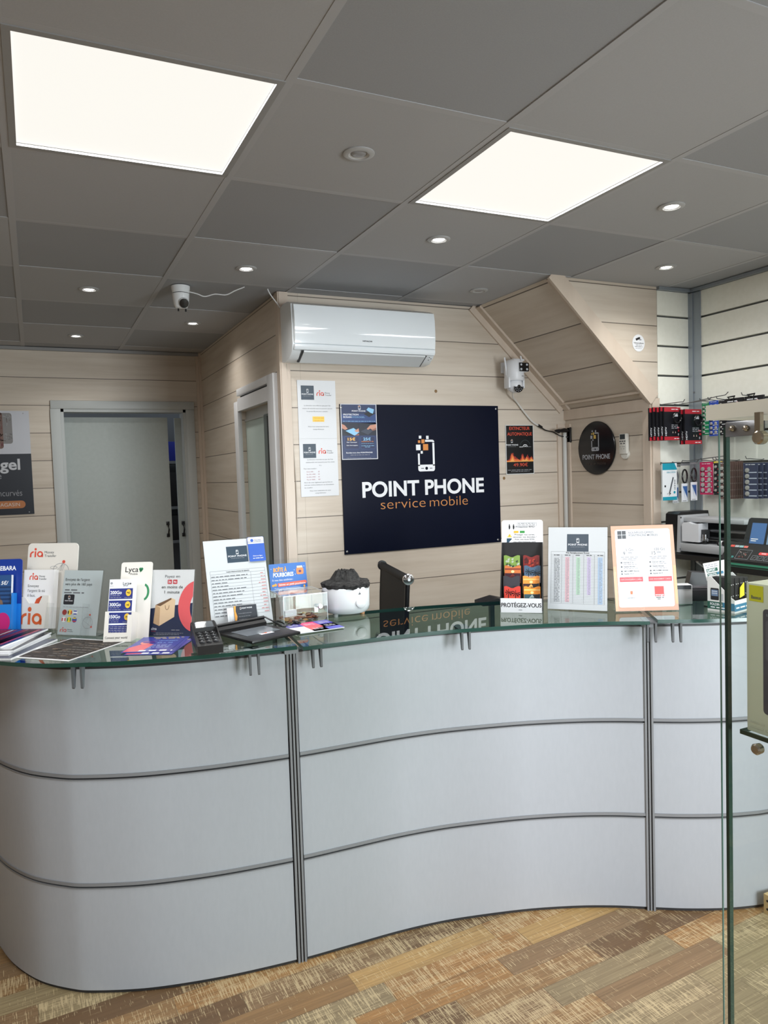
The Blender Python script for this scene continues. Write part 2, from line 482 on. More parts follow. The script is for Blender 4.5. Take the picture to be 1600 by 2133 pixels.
# trims along the edges
q = MB()
def bar_between(q, a, b_, w, d, m, n):
    a, b_ = Vector(a), Vector(b_); t = (b_ - a).normalized(); n = Vector(n).normalized(); s_ = t.cross(n)
    vs = []
    for p in (a, b_):
        for u, v in ((-.5, 0), (.5, 0), (.5, 1), (-.5, 1)): vs.append(p + s_ * (u * w) + n * (v * d))
    q.raw(vs, [(0, 1, 2, 3), (7, 6, 5, 4), (0, 4, 5, 1), (1, 5, 6, 2), (2, 6, 7, 3), (3, 7, 4, 0)], m)
sl = Vector((dxs, 0, dzs)).normalized(); so = Vector((sl.z, 0, -sl.x))
if so.z > 0: so = -so
bar_between(q, (XST - .028 * 1.0, YS, H - .0), (XN - .028, YS, ZL - .0), .055, .012, BEIGE_TRIM, (0, -1, 0))
bar_between(q, Vector((XST, YS - .03, H)), Vector((XN, YS - .03, ZL)), .045, .012, BEIGE_TRIM, so)
struct(q.build('trim_2'))
q = MB()
bar_between(q, (XST - .01, YR, H + .015), (XN + .01, YR, ZL - .005), .075, .014, BEIGE_TRIM, (0, -1, 0))
bar_between(q, Vector((XST, YR + .02, H)), Vector((XN, YR + .02, ZL)), .05, .012, BEIGE_TRIM, so)
struct(q.build('trim_3'))
q = MB()
q.box((XN - .006, (YR + YS) / 2, ZL - .03), (.012, YS - YR, .06), BEIGE_TRIM)
q.box((XN - .03, (YR + YS) / 2, ZL + .032), (.05, YS - YR - .02, .012), BEIGE_TRIM)
struct(q.build('trim_4'))
q = MB()
q.box((XN - .006, YR + .025, ZL / 2 - .03), (.012, .05, ZL - .06), BEIGE_TRIM)
q.box((XN + .022, YR - .004, ZL / 2), (.05, .012, ZL), BEIGE_TRIM)
struct(q.build('trim_5'))
q = MB()
q.box((XN - .04, YS - .006, ZL / 2 - .04), (.055, .012, ZL - .09), BEIGE_TRIM)
q.box((XN - .006, YS - .03, ZL / 2 - .04), (.012, .04, ZL - .09), BEIGE_TRIM)
struct(q.build('trim_6'))
q = MB()
q.box((XRET + .022, YS - .004, H / 2), (.046, .01, H), BEIGE_TRIM)
q.box((XRET - .003, YS + .02, H / 2), (.008, .05, H), BEIGE_TRIM)
struct(q.build('trim_7'))
q = MB()
q.box((XRET - .008, YB - .02, H / 2), (.016, .02, H), BEIGE_TRIM)
q.box((XRET - .02, YB - .005, H / 2), (.03, .01, H), BEIGE_TRIM)
struct(q.build('trim_8'))
q = MB(); q.box(((XL + XRET) / 2, YB - .012, H - .012), (XRET - XL, .024, .02), M((150, 150, 150), .6)); struct(q.build('trim_9'))

# slatted display walls
def slat_wall_y(name, x0, x1, y, z0, z1):
    q = MB(); q.box(((x0 + x1) / 2, y + .03, (z0 + z1) / 2), (x1 - x0, .02, z1 - z0), M((96, 98, 100), .4, .3))
    z = z1
    k = 2.354
    edges = [z1 - .012] + [2.354 - .1515 * i for i in range(0, 16)]
    for a, c in zip(edges, edges[1:]):
        if c < z0: break
        q.box(((x0 + x1) / 2, y + .012, (a + c) / 2 - .0), (x1 - x0, .024, a - c - .011), SLAT)
    return struct(q.build(name))
slat_wall_y('wall_display', 2.947, 3.19, YR, 0, H)
q = MB(); q.box((XR + .05, (YF + YR) / 2, H / 2), (.06, YR - YF, H), M((96, 98, 100), .4, .3))
edges = [H - .012] + [2.349 - .1510 * i for i in range(0, 16)]
for a, c in zip(edges, edges[1:]):
    if c < 0: break
    q.box((XR + .012, (YF + YR) / 2 - .02, (a + c) / 2), (.024, YR - YF - .04, a - c - .011), SLAT)
struct(q.build('wall_right'))
q = MB()
ALU_BLUE = M((150, 158, 166), .4, .35)
q.box((XR + .0, YR - .012, H / 2 - .01), (.03, .03, H - .02), ALU_BLUE)
q.box((XR - .004, YR - .045, H / 2 - .01), (.01, .05, H - .02), ALU_BLUE)
q.lathe([(.004, 0), (.004, .006)], STEEL, 10, 'Y', (XR - .01, YR - .034, 1.965))
struct(q.build('trim_10'))
q = MB(); q.box((3.07, YR - .004, H - .008), (.25, .03, .016), ALU_BLUE); q.box((XR - .004, 0.0, H - .008), (.03, 2.4, .016), ALU_BLUE); struct(q.build('trim_11'))

# glazed shop front behind the camera
q = MB()
FW = M((120, 124, 128), .4, .4)
q.box((-.75, YF - .05, H / 2), (3.2, .1, H), WHITE)
q.box((2.0, YF - .05, 2.42), (2.3, .1, .16), WHITE); q.box((2.0, YF - .05, .1), (2.3, .1, .2), WHITE)
struct(q.build('wall_front'))
q = MB()
for x in (.88, 2.0, 3.11): q.box((x, YF - .05, 1.27), (.06, .06, 2.14), FW)
q.box((2.0, YF - .05, 2.32), (2.2, .06, .05), FW); q.box((2.0, YF - .05, .22), (2.2, .06, .05), FW)
wf = struct(q.build('window_1'))
for x in (1.44, 2.555):
    q = MB(); q.box((x, YF - .05, 1.27), (1.02, .008, 2.05), GLASS_CLEAR); q.build('pane', wf)

# ------------------------------------------------------------------ doorway at the back
q = MB()
for x0, x1 in ((DX0 - .065, DX0), (DX1, DX1 + .06)):
    q.box(((x0 + x1) / 2, YB - .008, DZ / 2), (x1 - x0, .022, DZ), CASING, bev=.003)
q.box(((DX0 + DX1) / 2, YB - .008, DZ + .028), (DX1 - DX0 + .124, .022, .056), CASING, bev=.004)
for x in (DX0 + .008, DX1 - .008): q.box((x, YB + .06, DZ / 2), (.02, .14, DZ), CASING)
q.box(((DX0 + DX1) / 2, YB + .06, DZ - .01), (DX1 - DX0, .14, .02), CASING)
d1 = struct(q.build('door_1'))
q = MB(); q.box((DX0 + .355, YB + .085, DZ / 2 - .02), (.70, .035, DZ - .06), DOOR_GREY); q.build('sliding_leaf', d1)
q = MB(); q.box((DX1 - .03, YB + .115, DZ / 2 - .02), (.065, .018, DZ - .06), DOOR_GREY); q.build('second_leaf', d1)
def handle(x, y, z, par):
    q = MB()
    for s_ in (-1, 1): q.box((x, y - .004, z + s_ * .043), (.022, .008, .026), BLACK, bev=.002)
    q.tube([(x, y - .008, z - .04), (x, y - .022, z - .028), (x + .003, y - .030, z), (x, y - .022, z + .028), (x, y - .008, z + .04)], .0055, BLACK, 8)
    q.build('handle', par)
handle(DX0 + .675, YB + .067, 1.24, d1); handle(DX1 - .033, YB + .105, 1.235, d1)
# the dim store room seen through the gap
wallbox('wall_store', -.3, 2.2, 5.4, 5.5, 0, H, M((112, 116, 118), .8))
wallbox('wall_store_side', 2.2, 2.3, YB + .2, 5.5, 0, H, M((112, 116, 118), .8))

q = MB()
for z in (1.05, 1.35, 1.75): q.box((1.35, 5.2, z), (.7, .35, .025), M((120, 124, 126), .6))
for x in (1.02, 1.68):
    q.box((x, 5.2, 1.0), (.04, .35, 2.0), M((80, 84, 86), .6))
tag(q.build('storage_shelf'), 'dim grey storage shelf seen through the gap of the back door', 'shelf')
def simple(name, label, cat, c, size, m, group=None, bev=.004, rz=0):
    q = MB(); q.box((0, 0, size[2] / 2), size, m, bev=bev); return tag(q.build(name, None, c, rz), label, cat, group)
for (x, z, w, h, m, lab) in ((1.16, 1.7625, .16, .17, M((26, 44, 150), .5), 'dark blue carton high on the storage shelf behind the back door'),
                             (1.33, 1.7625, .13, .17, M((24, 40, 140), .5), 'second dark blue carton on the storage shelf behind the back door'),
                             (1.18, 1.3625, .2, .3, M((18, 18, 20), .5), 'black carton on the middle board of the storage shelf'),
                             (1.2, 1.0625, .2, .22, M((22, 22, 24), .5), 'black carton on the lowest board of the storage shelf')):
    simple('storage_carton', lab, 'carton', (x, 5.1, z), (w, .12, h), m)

# ------------------------------------------------------------------ doorway in the short return wall, its panels painted as a mirror's reflection
q = MB()
q.box((XRET - .012, EY1 + .042, EZ / 2 + .03), (.026, .085, EZ + .06), WHITE, bev=.003)
q.box((XRET - .012, EY0 - .052, EZ / 2 + .065), (.026, .105, EZ + .13), WHITE, bev=.003)
q.box((XRET - .012, (EY0 + EY1) / 2, EZ + .037), (.024, EY1 - EY0 - .001, .074), WHITE)
q.box((XRET - .012, (EY0 + EY1) / 2 + .005, EZ + .1095), (.026, EY1 - EY0 + .01, .041), WHITE, bev=.003)
q.box((XRET - .002, (EY0 + EY1) / 2, EZ + .082), (.004, EY1 - EY0, .014), TRIM_DARK)
d2 = struct(q.build('door_2'))
GGP = M((186, 202, 196), .25)
q = MB(); q.box((XRET + .03, (2.262 + EY1) / 2, .97), (.016, EY1 - 2.262, 1.93), GGP); q.build('reflected_leaf', d2)
q = MB(); q.box((XRET + .034, (EY0 + 2.18) / 2, .96), (.016, 2.18 - EY0, 1.92), M((128, 146, 136), .25)); q.build('reflected_panel', d2)
q = MB(); q.box((XRET + .028, 2.221, .965), (.03, .082, 1.93), M((96, 106, 104), .3)); q.box((XRET + .026, 2.19, .96), (.03, .012, 1.92), TRIM_DARK); q.build('reflected_stile', d2)
q = MB(); q.box((XRET + .035, (EY0 + EY1) / 2, 1.96), (.02, EY1 - EY0, .05), CASING); q.box((XRET + .026, (2.26 + EY1) / 2, 1.93), (.02, EY1 - 2.26, .012), CASING); q.build('top_rail', d2)
wallbox('wall_passage', XRET + .05, XRET + .09, EY0, EY1, 0, EZ, M((110, 116, 114), .6))

# ------------------------------------------------------------------ ceiling lights
for (i, j), lab in (((0, 0), 'square flush light panel at the upper left, nearer the camera'), ((2, 0), 'square flush light panel over the counter, right one of the pair'), ((4, -1), 'added fill light panel close to the slatted wall at the right, outside the picture'), ((-2, 0), 'added fill light panel over the left end of the counter, outside the picture'), ((-1, -3), 'added fill light panel over the shop floor behind the camera'), ((3, -3), 'added fill light panel over the shop floor behind and right of the camera')):  # the last four are added out of view to brighten counter and walls
    t = thing('ceiling_light_panel', lab, 'ceiling light', (i * .6 + .3, j * .6 + .3, H), group='square light panels in the ceiling')
    q = MB()
    for s_ in (-1, 1):
        q.box((s_ * .2835, 0, .006), (.017, .584, .016), M((150, 150, 150), .5)); q.box((0, s_ * .2835, .006), (.55, .017, .016), M((150, 150, 150), .5))
    q.build('frame', t)
    q = MB(); q.box((0, 0, .012), (.552, .552, .012), DIFFUSER); q.build('diffuser', t)
    L = bpy.data.lights.new('panel_lamp', 'AREA'); L.shape = 'SQUARE'; L.size = .55; L.energy = PANEL_POWER; L.color = (.97, .985, 1)
    o = bpy.data.objects.new('panel_lamp', L); COL.objects.link(o); o.parent = t; o.location = (0, 0, .004)
DL = [((1.5, .5), 0, 'unlit round downlight between the two bright ceiling panels'), ((2.5, 1.5), 1, 'lit round downlight just beyond the right ceiling panel'),
      ((3.5, .5), 1, 'lit round downlight to the right of the right ceiling panel'), ((4.5, 1.5), 1, 'lit round downlight close to the slatted corner'),
      ((1.5, 2.55), 1, 'lit round downlight in front of the air conditioner'), ((.5, 3.5), 1, 'lit round downlight left of the white ceiling camera'),
      ((1.5, 4.55), 1, 'lit round downlight behind the white ceiling camera'), ((.5, 5.5), 1, 'lit round downlight nearest the back wall'), ((3.5, 2.58), 0, 'unlit round downlight near the sloping stair underside')]
for (gi, gj), on, lab in DL:
    t = thing('downlight', lab, 'downlight', (gi * .6, gj * .6, H), group='round downlights in the ceiling tiles')
    q = MB(); q.lathe([(.036, .002), (.030, -.001), (.030, -.005), (.039, -.005), (.045, -.002), (.045, .001)], M((176, 177, 178), .35), 28, cap=False)
    q.lathe([(.030, .003), (.030, -.004), (.024, -.001), (.022, .004)], M((190, 190, 190), .3), 28, cap=False)
    q.build('ring', t)
    q = MB()
    lm = M((255, 253, 248), .4, emit=9.0) if on else M((150, 150, 152), .25)
    q.lathe([(.0225, .0), (.018, -.0035), (.010, -.005), (.0005, -.0055)], lm, 24)
    q.build('lens', t)
    if on:
        L = bpy.data.lights.new('downlight_beam', 'SPOT'); L.energy = SPOT_POWER; L.spot_size = rad(140); L.spot_blend = 1.0; L.shadow_soft_size = .025; L.color = (1, .98, .94)
        o = bpy.data.objects.new('downlight_beam', L); COL.objects.link(o); o.parent = t; o.location = (0, 0, -.012)

# ------------------------------------------------------------------ reception counter
def catmull(P, n=12):
    out = []
    for i in range(len(P) - 1):
        p0, p1, p2, p3 = P[max(i - 1, 0)], P[i], P[i + 1], P[min(i + 2, len(P) - 1)]
        for k in range(n):
            t = k / n
            out.append(tuple(.5 * (2 * p1[a] + (p2[a] - p0[a]) * t + (2 * p0[a] - 5 * p1[a] + 4 * p2[a] - p3[a]) * t * t + (3 * p1[a] - p0[a] - 3 * p2[a] + p3[a]) * t ** 3) for a in (0, 1)))
    out.append(P[-1]); return out
SEG = [[(-.24, 1.72), (-.232, 1.50), (-.21, 1.32), (-.168, 1.165), (-.12, 1.030), (-.045, .901), (.046, .809), (.114, .764), (.25, .703), (.39, .662), (.536, .632), (.738, .606)],
       [(.738, .606), (.904, .596), (1.082, .586), (1.24, .565), (1.379, .532), (1.551, .480), (1.713, .414), (1.835, .350), (1.942, .281)],
       [(1.942, .281), (2.040, .219), (2.147, .163), (2.235, .128), (2.330, .103), (2.5, .092), (2.68, .10), (2.85, .125)]]
ALLP = SEG[0] + SEG[1][1:] + SEG[2][1:]
_n = 10
ALLC = catmull(ALLP, _n)
cuts = [0, (len(SEG[0]) - 1) * _n, (len(SEG[0]) + len(SEG[1]) - 2) * _n, len(ALLC) - 1]
def normals(c):
    out = []
    for i in range(len(c)):
        a, b_ = c[max(i - 1, 0)], c[min(i + 1, len(c) - 1)]
        dx, dy = b_[0] - a[0], b_[1] - a[1]; L = math.hypot(dx, dy); out.append((dy / L, -dx / L))   # towards the customer
    return out
ALLN = normals(ALLC)
def off(i, d): return (ALLC[i][0] + ALLN[i][0] * d, ALLC[i][1] + ALLN[i][1] * d)
def ribbon(q, i0, i1, d0, d1, z0, z1, m, mend=None):
    rows = []
    f0 = [off(i, d1) for i in range(i0, i1 + 1)]; f1 = [off(i, d0) for i in range(i0, i1 + 1)]
    n = len(f0)
    q.grid([[(x, y, z0) for x, y in f0], [(x, y, z1) for x, y in f0]], mend or m, True)
    q.grid([[(x, y, z1) for x, y in f1], [(x, y, z0) for x, y in f1]], mend or m, True)
    q.grid([[(x, y, z1) for x, y in f0], [(x, y, z1) for x, y in f1]], m, False)
    q.grid([[(x, y, z0) for x, y in f1], [(x, y, z0) for x, y in f0]], m, False)
    for k in (0, n - 1):
        (ax, ay), (bx, by) = f0[k], f1[k]
        fs = (0, 1, 2, 3) if k == 0 else (3, 2, 1, 0)
        q.raw([(bx, by, z0), (ax, ay, z0), (ax, ay, z1), (bx, by, z1)], [fs], mend or m)
def sag(q, i0, i1, d0, d1, slope):
    # glass sheet resting on the fins, its free front edge a few millimetres lower than its back
    D = [d0 + (d1 - d0) * k / 4 for k in range(5)]; I = range(i0, i1 + 1)
    zz = lambda d: slope * (-.10 - d)
    top = [[off(i, d) + (ZG1 + zz(d),) for i in I] for d in D]; bot = [[off(i, d) + (ZG0 + zz(d),) for i in I] for d in D]
    q.grid(top[::-1], GLASS_TOP, True); q.grid(bot, GLASS_TOP, True)
    q.grid([bot[-1], top[-1]], EDGE_GREEN, True); q.grid([top[0], bot[0]], EDGE_GREEN, True)
    q.grid([[r[0] for r in top[::-1]], [r[0] for r in bot[::-1]]], EDGE_GREEN, False); q.grid([[r[-1] for r in top], [r[-1] for r in bot]], EDGE_GREEN, False)
ZP = 1.028; ZG0, ZG1 = 1.060, 1.072
PEGS = [[(.078, .622), (.593, .484)], [(.80, .5), (1.32, .5)], [(1.78, .28), (1.948, .137)]]
CLAB = ['silver curved counter section bulging forward under the left glass top', 'silver counter section curving inward, between the two seams', 'silver counter section right of the right seam']
for k in range(3):
    i0, i1 = cuts[k], cuts[k + 1]
    a0 = i0 + (1 if k else 0); a1 = i1 - (1 if k < 2 else 0)
    mid = ALLC[(i0 + i1) // 2]
    t = thing('reception_counter', CLAB[k], 'counter', (0, 0, 0), group='curved reception counter')
    for z0, z1 in ((.012, .337), (.3565, .680), (.6995, ZP)):
        q = MB(); ribbon(q, a0, a1, -.02, 0, z0, z1, SILVER); q.build('front_panel', t)
    for z in (.345, .688):
        q = MB(); ribbon(q, a0, a1, -.015, .003, z + .0015, z + .0115, TRIM_ALU); ribbon(q, a0, a1, -.015, .002, z - .008, z - .0045, TRIM_ALU); ribbon(q, a0, a1, -.015, -.004, z - .0045, z + .0015, TRIM_DARK); q.build('groove_strip', t)
    q = MB(); ribbon(q, i0, i1, -.018, -.006, 0.0, .012, TRIM_DARK); q.build('plinth', t)
    q = MB(); ribbon(q, i0, i1, -.02, .002, ZP, ZP + .006, TRIM_DARK); ribbon(q, i0, i1, -.02, -.004, ZP + .006, ZP + .012, TRIM_ALU); q.build('top_rail', t)
    q = MB(); ribbon(q, i0, i1, -.48, -.02, .72, .745, M((176, 180, 182), .5)); q.build('worktop', t)
    q = MB(); ribbon(q, i0, i1, -.42, -.40, .02, .72, M((170, 174, 178), .5)); q.build('back_panel', t)
    # seam post at the right end
    if k < 2:
        q = MB(); cx, cy = ALLC[i1]; nx_, ny_ = ALLN[i1]; tx, ty = -ny_, nx_
        ang = math.atan2(ny_, nx_) + pi / 2
        for s_, w_, m, dd in ((-.011, .007, TRIM_ALU, .005), (.011, .007, TRIM_ALU, .005), (0, .006, TRIM_ALU, .004), (-.0055, .004, TRIM_DARK, -.002), (.0055, .004, TRIM_DARK, -.002)):
            q.box((cx + tx * s_ + nx_ * (dd - .012), cy + ty * s_ + ny_ * (dd - .012), ZP / 2), (w_, .024, ZP), m, ang)
        q.box((cx + nx_ * .002, cy + ny_ * .002, ZP + .006), (.045, .03, .012), TRIM_ALU, ang)
        q.build('seam_post', t)
    # pairs of small fins that carry the glass
    for px_, py_ in PEGS[k]:
        bi = min(range(i0, i1 + 1), key=lambda i: math.hypot(off(i, .07)[0] - px_, off(i, .07)[1] - py_))
        nx_, ny_ = ALLN[bi]; tx, ty = -ny_, nx_
        q = MB(); q.T = Matrix.Translation((ALLC[bi][0], ALLC[bi][1], 0)) @ Matrix.Rotation(math.atan2(ny_, nx_), 4, 'Z')
        for s_ in (-.013, .013):
            q.slab([(.045, ZG0), (.072, ZG0), (.070, .990), (.066, .986), (.060, .990)], s_ - .0034, s_ + .0034, M((88, 90, 93), .55))
        q.box((.03, 0, ZG0 - .004), (.085, .045, .0055), M((88, 90, 93), .55)); q.box((-.006, 0, ZG0 - .012), (.02, .03, .02), M((128, 130, 132), .35, .6))
        q.build('glass_bracket', t)
    g = MB(); sag(g, i0 + (1 if k else 0), i1 - (0 if k == 0 else 1), -.30 if k < 2 else -.46, .10, .028 if k == 1 else 0.0)
    o = g.build('glass_top')
    tag(o, ['green edged glass top over the left bulging counter section', 'green edged glass top over the inward curving middle counter section', 'green edged glass top over the right counter section'][k], 'glass top', 'glass counter tops')
    if k == 1: GB = None
# ------------------------------------------------------------------ things on the walls
OR = M((214, 134, 58), .5); WH = M((236, 238, 242), .5); SLATE = M((62, 76, 90), .5); RIA = M((224, 82, 62), .5); GREYTXT = M((96, 98, 104), .6)
FAINT = M((150, 152, 158), .6); YEL = M((244, 206, 92), .55); RED = M((206, 52, 60), .5); BLUE = M((52, 104, 190), .5)
def logo(c, ox, oy, s, white=None, orange=None, hole=None, lay=2, simple_=False):
    white = white or WH; orange = orange or OR; hole = hole or NAVY
    def R_(x0, y0, x1, y1, m, l=lay): c.rect(ox + x0 * s, oy + y0 * s, ox + x1 * s, oy + y1 * s, m, l)
    R_(12, 112, 25, 190, white); R_(118, 45, 132, 190, white); R_(66, 26, 118, 39, white)
    c.arc(ox + 117 * s, oy + 41 * s, 15 * s, 15 * s, 13.5 * s, 0, 90, white, lay, 6)
    c.poly([(ox + x * s, oy + y * s) for x, y in ((12, 183), (132, 183), (132, 212), (129, 220), (121, 225), (23, 225), (15, 220), (12, 212))][::-1], white, lay)
    if not simple_:
        c.ell(ox + 72 * s, oy + 206 * s, 10 * s, 10 * s, hole, lay + 1, 16); R_(32, 204, 52, 208, hole, lay + 1); R_(94, 204, 113, 208, hole, lay + 1)
    for a in ((22, 0, 40, 18, white), (74, 1, 92, 22, white), (15, 29, 31, 46, orange), (39, 23, 61, 48, orange), (0, 56, 32, 91, white), (50, 53, 87, 92, orange), (32, 96, 47, 113, white)):
        R_(a[0], a[1], a[2], a[3], a[4], lay + 1)
def logo_box(c, x0, y0, x1, y1, bg=None, sub=True):
    bg = bg or SLATE
    c.rect(x0, y0, x1, y1, bg, 1); w, h = x1 - x0, y1 - y0
    s = min(h * .28 / 225, w * .3 / 132)
    logo(c, (x0 + x1) / 2 - 66 * s, y0 + h * .22, s, hole=bg, orange=WH, simple_=True)
    c.text('POINT PHONE', (x0 + x1) / 2, y0 + h * .66, h * .11, WH, w * .88, 'c', .012, 3)
    if sub: c.bars(x0 + w * .18, y0 + h * .75, x1 - w * .18, h * .035, FAINT, 3)
def ria_logo(c, x, y, cap, mt=True, m=None):
    """x, y: left end of the baseline; cap: height of the small letters"""
    m = m or RIA; k = cap
    c.arc(x + k * .62, y - k * .42, k * .62, k * .58, k * .24, 90, 180, m, 2, 10); c.rect(x, y - k * .45, x + k * .25, y, m, 2)
    c.rect(x + k * .78, y - k, x + k * 1.03, y, m, 2); c.ell(x + k * .905, y - k * 1.33, k * .19, k * .21, m, 2, 14)
    c.arc(x + k * 1.68, y - k * .5, k * .5, k * .5, k * .23, 0, 360, m, 2, 22); c.rect(x + k * 1.96, y - k * .5, x + k * 2.19, y, m, 2)
    if mt:
        c.text('Money', x + k * 2.45, y - k * .62, k * .42, GREYTXT, None, 'l', 0, 2); c.text('Transfer', x + k * 2.45, y - k * .02, k * .42, GREYTXT, None, 'l', 0, 2)

def wall_y(x0, z0, y): return Matrix.Translation((0, 0, 0)), (x0, y, z0)

# big navy shop sign
q = MB(); c = Card(q, .965, .773, 965, 773, th=.006, base=NAVY)
t = thing('shop_sign', 'large navy board reading POINT PHONE service mobile', 'sign', (1.452, YS - .008, 1.181))
sg = q.build('board', t)
q = MB(); c = Card(q, .965, .773, 965, 773); logo(c, 433, 164, .855); q.build('phone_emblem', t)
q = MB(); c = Card(q, .965, .773, 965, 773); c.text('POINT PHONE', 110, 481, 81, WH, 748, 'l', .028); q.build('lettering', t)
for wd, x_, w_ in (('service', 213, 268), ('mobile', 508, 241)):
    q = MB(); c = Card(q, .965, .773, 965, 773); c.text(wd, x_, 549, 56, M((206, 136, 74), .5), w_, 'l', -.014); o = q.build('lettering', t); o['label'] = 'thin orange lettering below the white name'
for x, z in ((.951, .757), (.944, .014), (.012, .014), (.006, .757)):
    q = MB(); q.lathe([(.006, 0), (.006, -.002), (.003, -.003)], STEEL, 12, 'Y', (x, -.0005, z)); q.build('screw', t)

# hydrogel price poster over the sign's upper left corner
q = MB(); PB = M((36, 52, 92), .3); PBL = M((58, 92, 150), .3); SK = M((196, 140, 118), .4); SKD = M((150, 98, 82), .4); LB = M((140, 196, 232), .35)
c = Card(q, .203, .286, 1120, 1780, th=.0012, base=M((206, 208, 214), .4)); DK = M((20, 24, 34), .3)
c.rect(25, 22, 1095, 1755, PB, 1)
c.poly([(25, 330), (1095, 330), (1095, 640), (25, 560)][::-1], M((44, 70, 124), .3), 2); c.rect(25, 600, 1095, 1010, M((30, 36, 52), .3), 2)
logo(c, 540, 40, .62, lay=3, simple_=True); c.text('POINT PHONE', 345, 245, 44, WH, 425, 'l', .02, 4)
c.text('PROTECTION', 80, 365, 52, WH, 470, 'l', .02, 4); c.text('ÉCRAN', 80, 445, 52, WH, 245, 'l', .02, 4); c.text('HYDROGEL', 340, 445, 48, LB, 400, 'l', -.004, 4)
c.poly([(710, 320), (880, 225), (1080, 300), (880, 420)][::-1], DK, 4); c.poly([(800, 190), (860, 110), (1040, 170), (1000, 310), (920, 280)][::-1], LB, 5)
c.bars(60, 560, 1060, 22, LB, 4)
c.poly([(130, 860), (380, 770), (560, 900), (420, 1010), (380, 1000)][::-1], LB, 4); c.poly([(60, 900), (130, 870), (400, 1010), (200, 1010)][::-1], DK, 3)
c.poly([(25, 640), (110, 680), (200, 790), (120, 830), (25, 780)][::-1], SK, 5); c.poly([(400, 860), (540, 780), (545, 900), (470, 900)][::-1], SK, 5); c.poly([(430, 990), (545, 950), (545, 1010), (440, 1010)][::-1], SKD, 5)
c.rect(556, 600, 562, 1010, PB, 5)
c.poly([(600, 880), (760, 800), (1000, 850), (830, 990)][::-1], M((60, 68, 84), .3), 4); c.poly([(790, 800), (900, 680), (1095, 650), (1095, 760), (960, 830), (900, 790), (830, 830)][::-1], SK, 5); c.poly([(940, 830), (1090, 770), (1090, 830), (980, 860)][::-1], SKD, 5)
for x0, x1 in ((90, 545), (590, 1040)):
    c.rrect(x0, 1040, x1, 1450, 40, PBL, 2); c.rrect(x0 + 7, 1047, x1 - 7, 1443, 34, M((34, 44, 82), .3), 3)
c.text('15€', 190, 1170, 92, M((250, 190, 84), .4), 235, 'l', .025, 4); c.text('25€', 670, 1170, 92, LB, 240, 'l', .025, 4)
c.text('Gel Classique', 155, 1240, 34, WH, 320, 'l', .01, 4); c.text('Gel Anti-espion', 150, 1340, 34, WH, 345, 'l', .01, 4); c.text('GARANTIE À VIE', 610, 1225, 34, OR, 380, 'l', .01, 4)
c.bars(610, 1350, 1010, 22, LB, 4); c.bars(720, 1390, 900, 20, LB, 4); c.bars(610, 1280, 1000, 14, LB, 4)
c.text('Rendez-vous chez POINTPHONE', 130, 1580, 42, WH, 820, 'l', .015, 4); c.bars(260, 1640, 860, 24, FAINT, 4); c.bars(140, 1730, 900, 12, FAINT, 4)
tag(q.build('price_poster', None, (1.4545, YS - .0095, 1.670)), 'blue hydrogel price poster over the upper left corner of the navy sign', 'poster')

# two paper notices
def notice(z0, first):
    q = MB(); c = Card(q, .204, .292, 650, 930, th=.0006, base=PAPER); T = GREYTXT
    logo_box(c, 60, 85, 278, 310); ria_logo(c, 322, 245, 58)
    if first:
        for i, (s, w) in enumerate((('La direction vous informe que pour des', 450), ('raisons de sécurité nous ne pouvons assurer', 510), ('le service Ria les jours suivants :', 370))):
            c.text(s, 330, 410 + i * 46, 18, T, w, 'c')
        c.rect(240, 575, 440, 660, YEL, 1); c.text('- Mercredis matin', 340, 608, 18, OR, 185, 'c'); c.text('- Samedis matin', 340, 650, 18, OR, 175, 'c')
        c.text('Nous vous remercions de votre', 335, 745, 18, T, 350, 'c'); c.text('compréhension', 335, 788, 18, T, 185, 'c')
    else:
        c.text('La direction vous informe que des frais', 345, 345, 18, T, 440, 'c'); c.text('additionnels sont instaurés pour les envois', 345, 388, 18, T, 490, 'c'); c.text('Ria', 345, 440, 16, FAINT, 40, 'c')
        c.text('Pour tout transfert :', 60, 490, 18, T, 225)
        for i, (a, b_) in enumerate((('De 0 à 99€ :', '2€'), ('De 100 à 499€ :', '3€'), ('De 500 à 999€ :', '5€'), ('Plus de 1000€ :', '10€'))):
            c.text(a, 105, 540 + i * 42, 18, M((176, 110, 120), .6)); c.text(b_, 300, 540 + i * 42, 18, M((176, 110, 120), .6))
        c.text('Merci de noter également que les frais ne', 60, 712, 18, T, 480); c.text('sont pas remboursables en cas d\'annulation', 60, 752, 18, T, 505); c.text('du transfert', 60, 794, 18, T, 135)
        c.text('Nous vous remercions de votre', 330, 846, 18, T, 360, 'c'); c.text('compréhension', 330, 884, 18, T, 185, 'c')
    return q.build('paper_notice', None, (1.229, YS - .0035, z0))
tag(notice(1.780, True), 'upper white paper notice with two yellow lines, left of the navy sign', 'notice')
tag(notice(1.4885, False), 'lower white paper notice with a short list of fees, left of the navy sign', 'notice')

# extinguisher poster
q = MB(); c = Card(q, .196, .284, 1060, 1860, th=.0008, base=M((210, 212, 212), .5)); PK = M((12, 14, 18), .35); OREd = M((220, 84, 62), .45); FL = M((236, 120, 60), .45); FL2 = M((246, 176, 96), .45); FLD = M((160, 48, 40), .5)
c.rect(25, 25, 1035, 1830, PK, 1)
c.text('EXTINCTEUR', 530, 185, 122, OREd, 770, 'c', .012); c.text('AUTOMATIQUE', 530, 395, 122, OREd, 930, 'c', .012)
logo(c, 190, 540, .55, simple_=True, lay=2); c.text('POINT PHONE', 25, 775, 58, WH, 440, 'l', .012); c.bars(80, 815, 400, 14, FAINT, 2)
c.arc(730, 830, 200, 265, 12, 20, 165, M((70, 80, 84), .4), 2, 24); c.arc(730, 830, 92, 100, 22, 0, 180, WH, 2); c.arc(730, 830, 45, 45, 24, 0, 180, WH, 3)
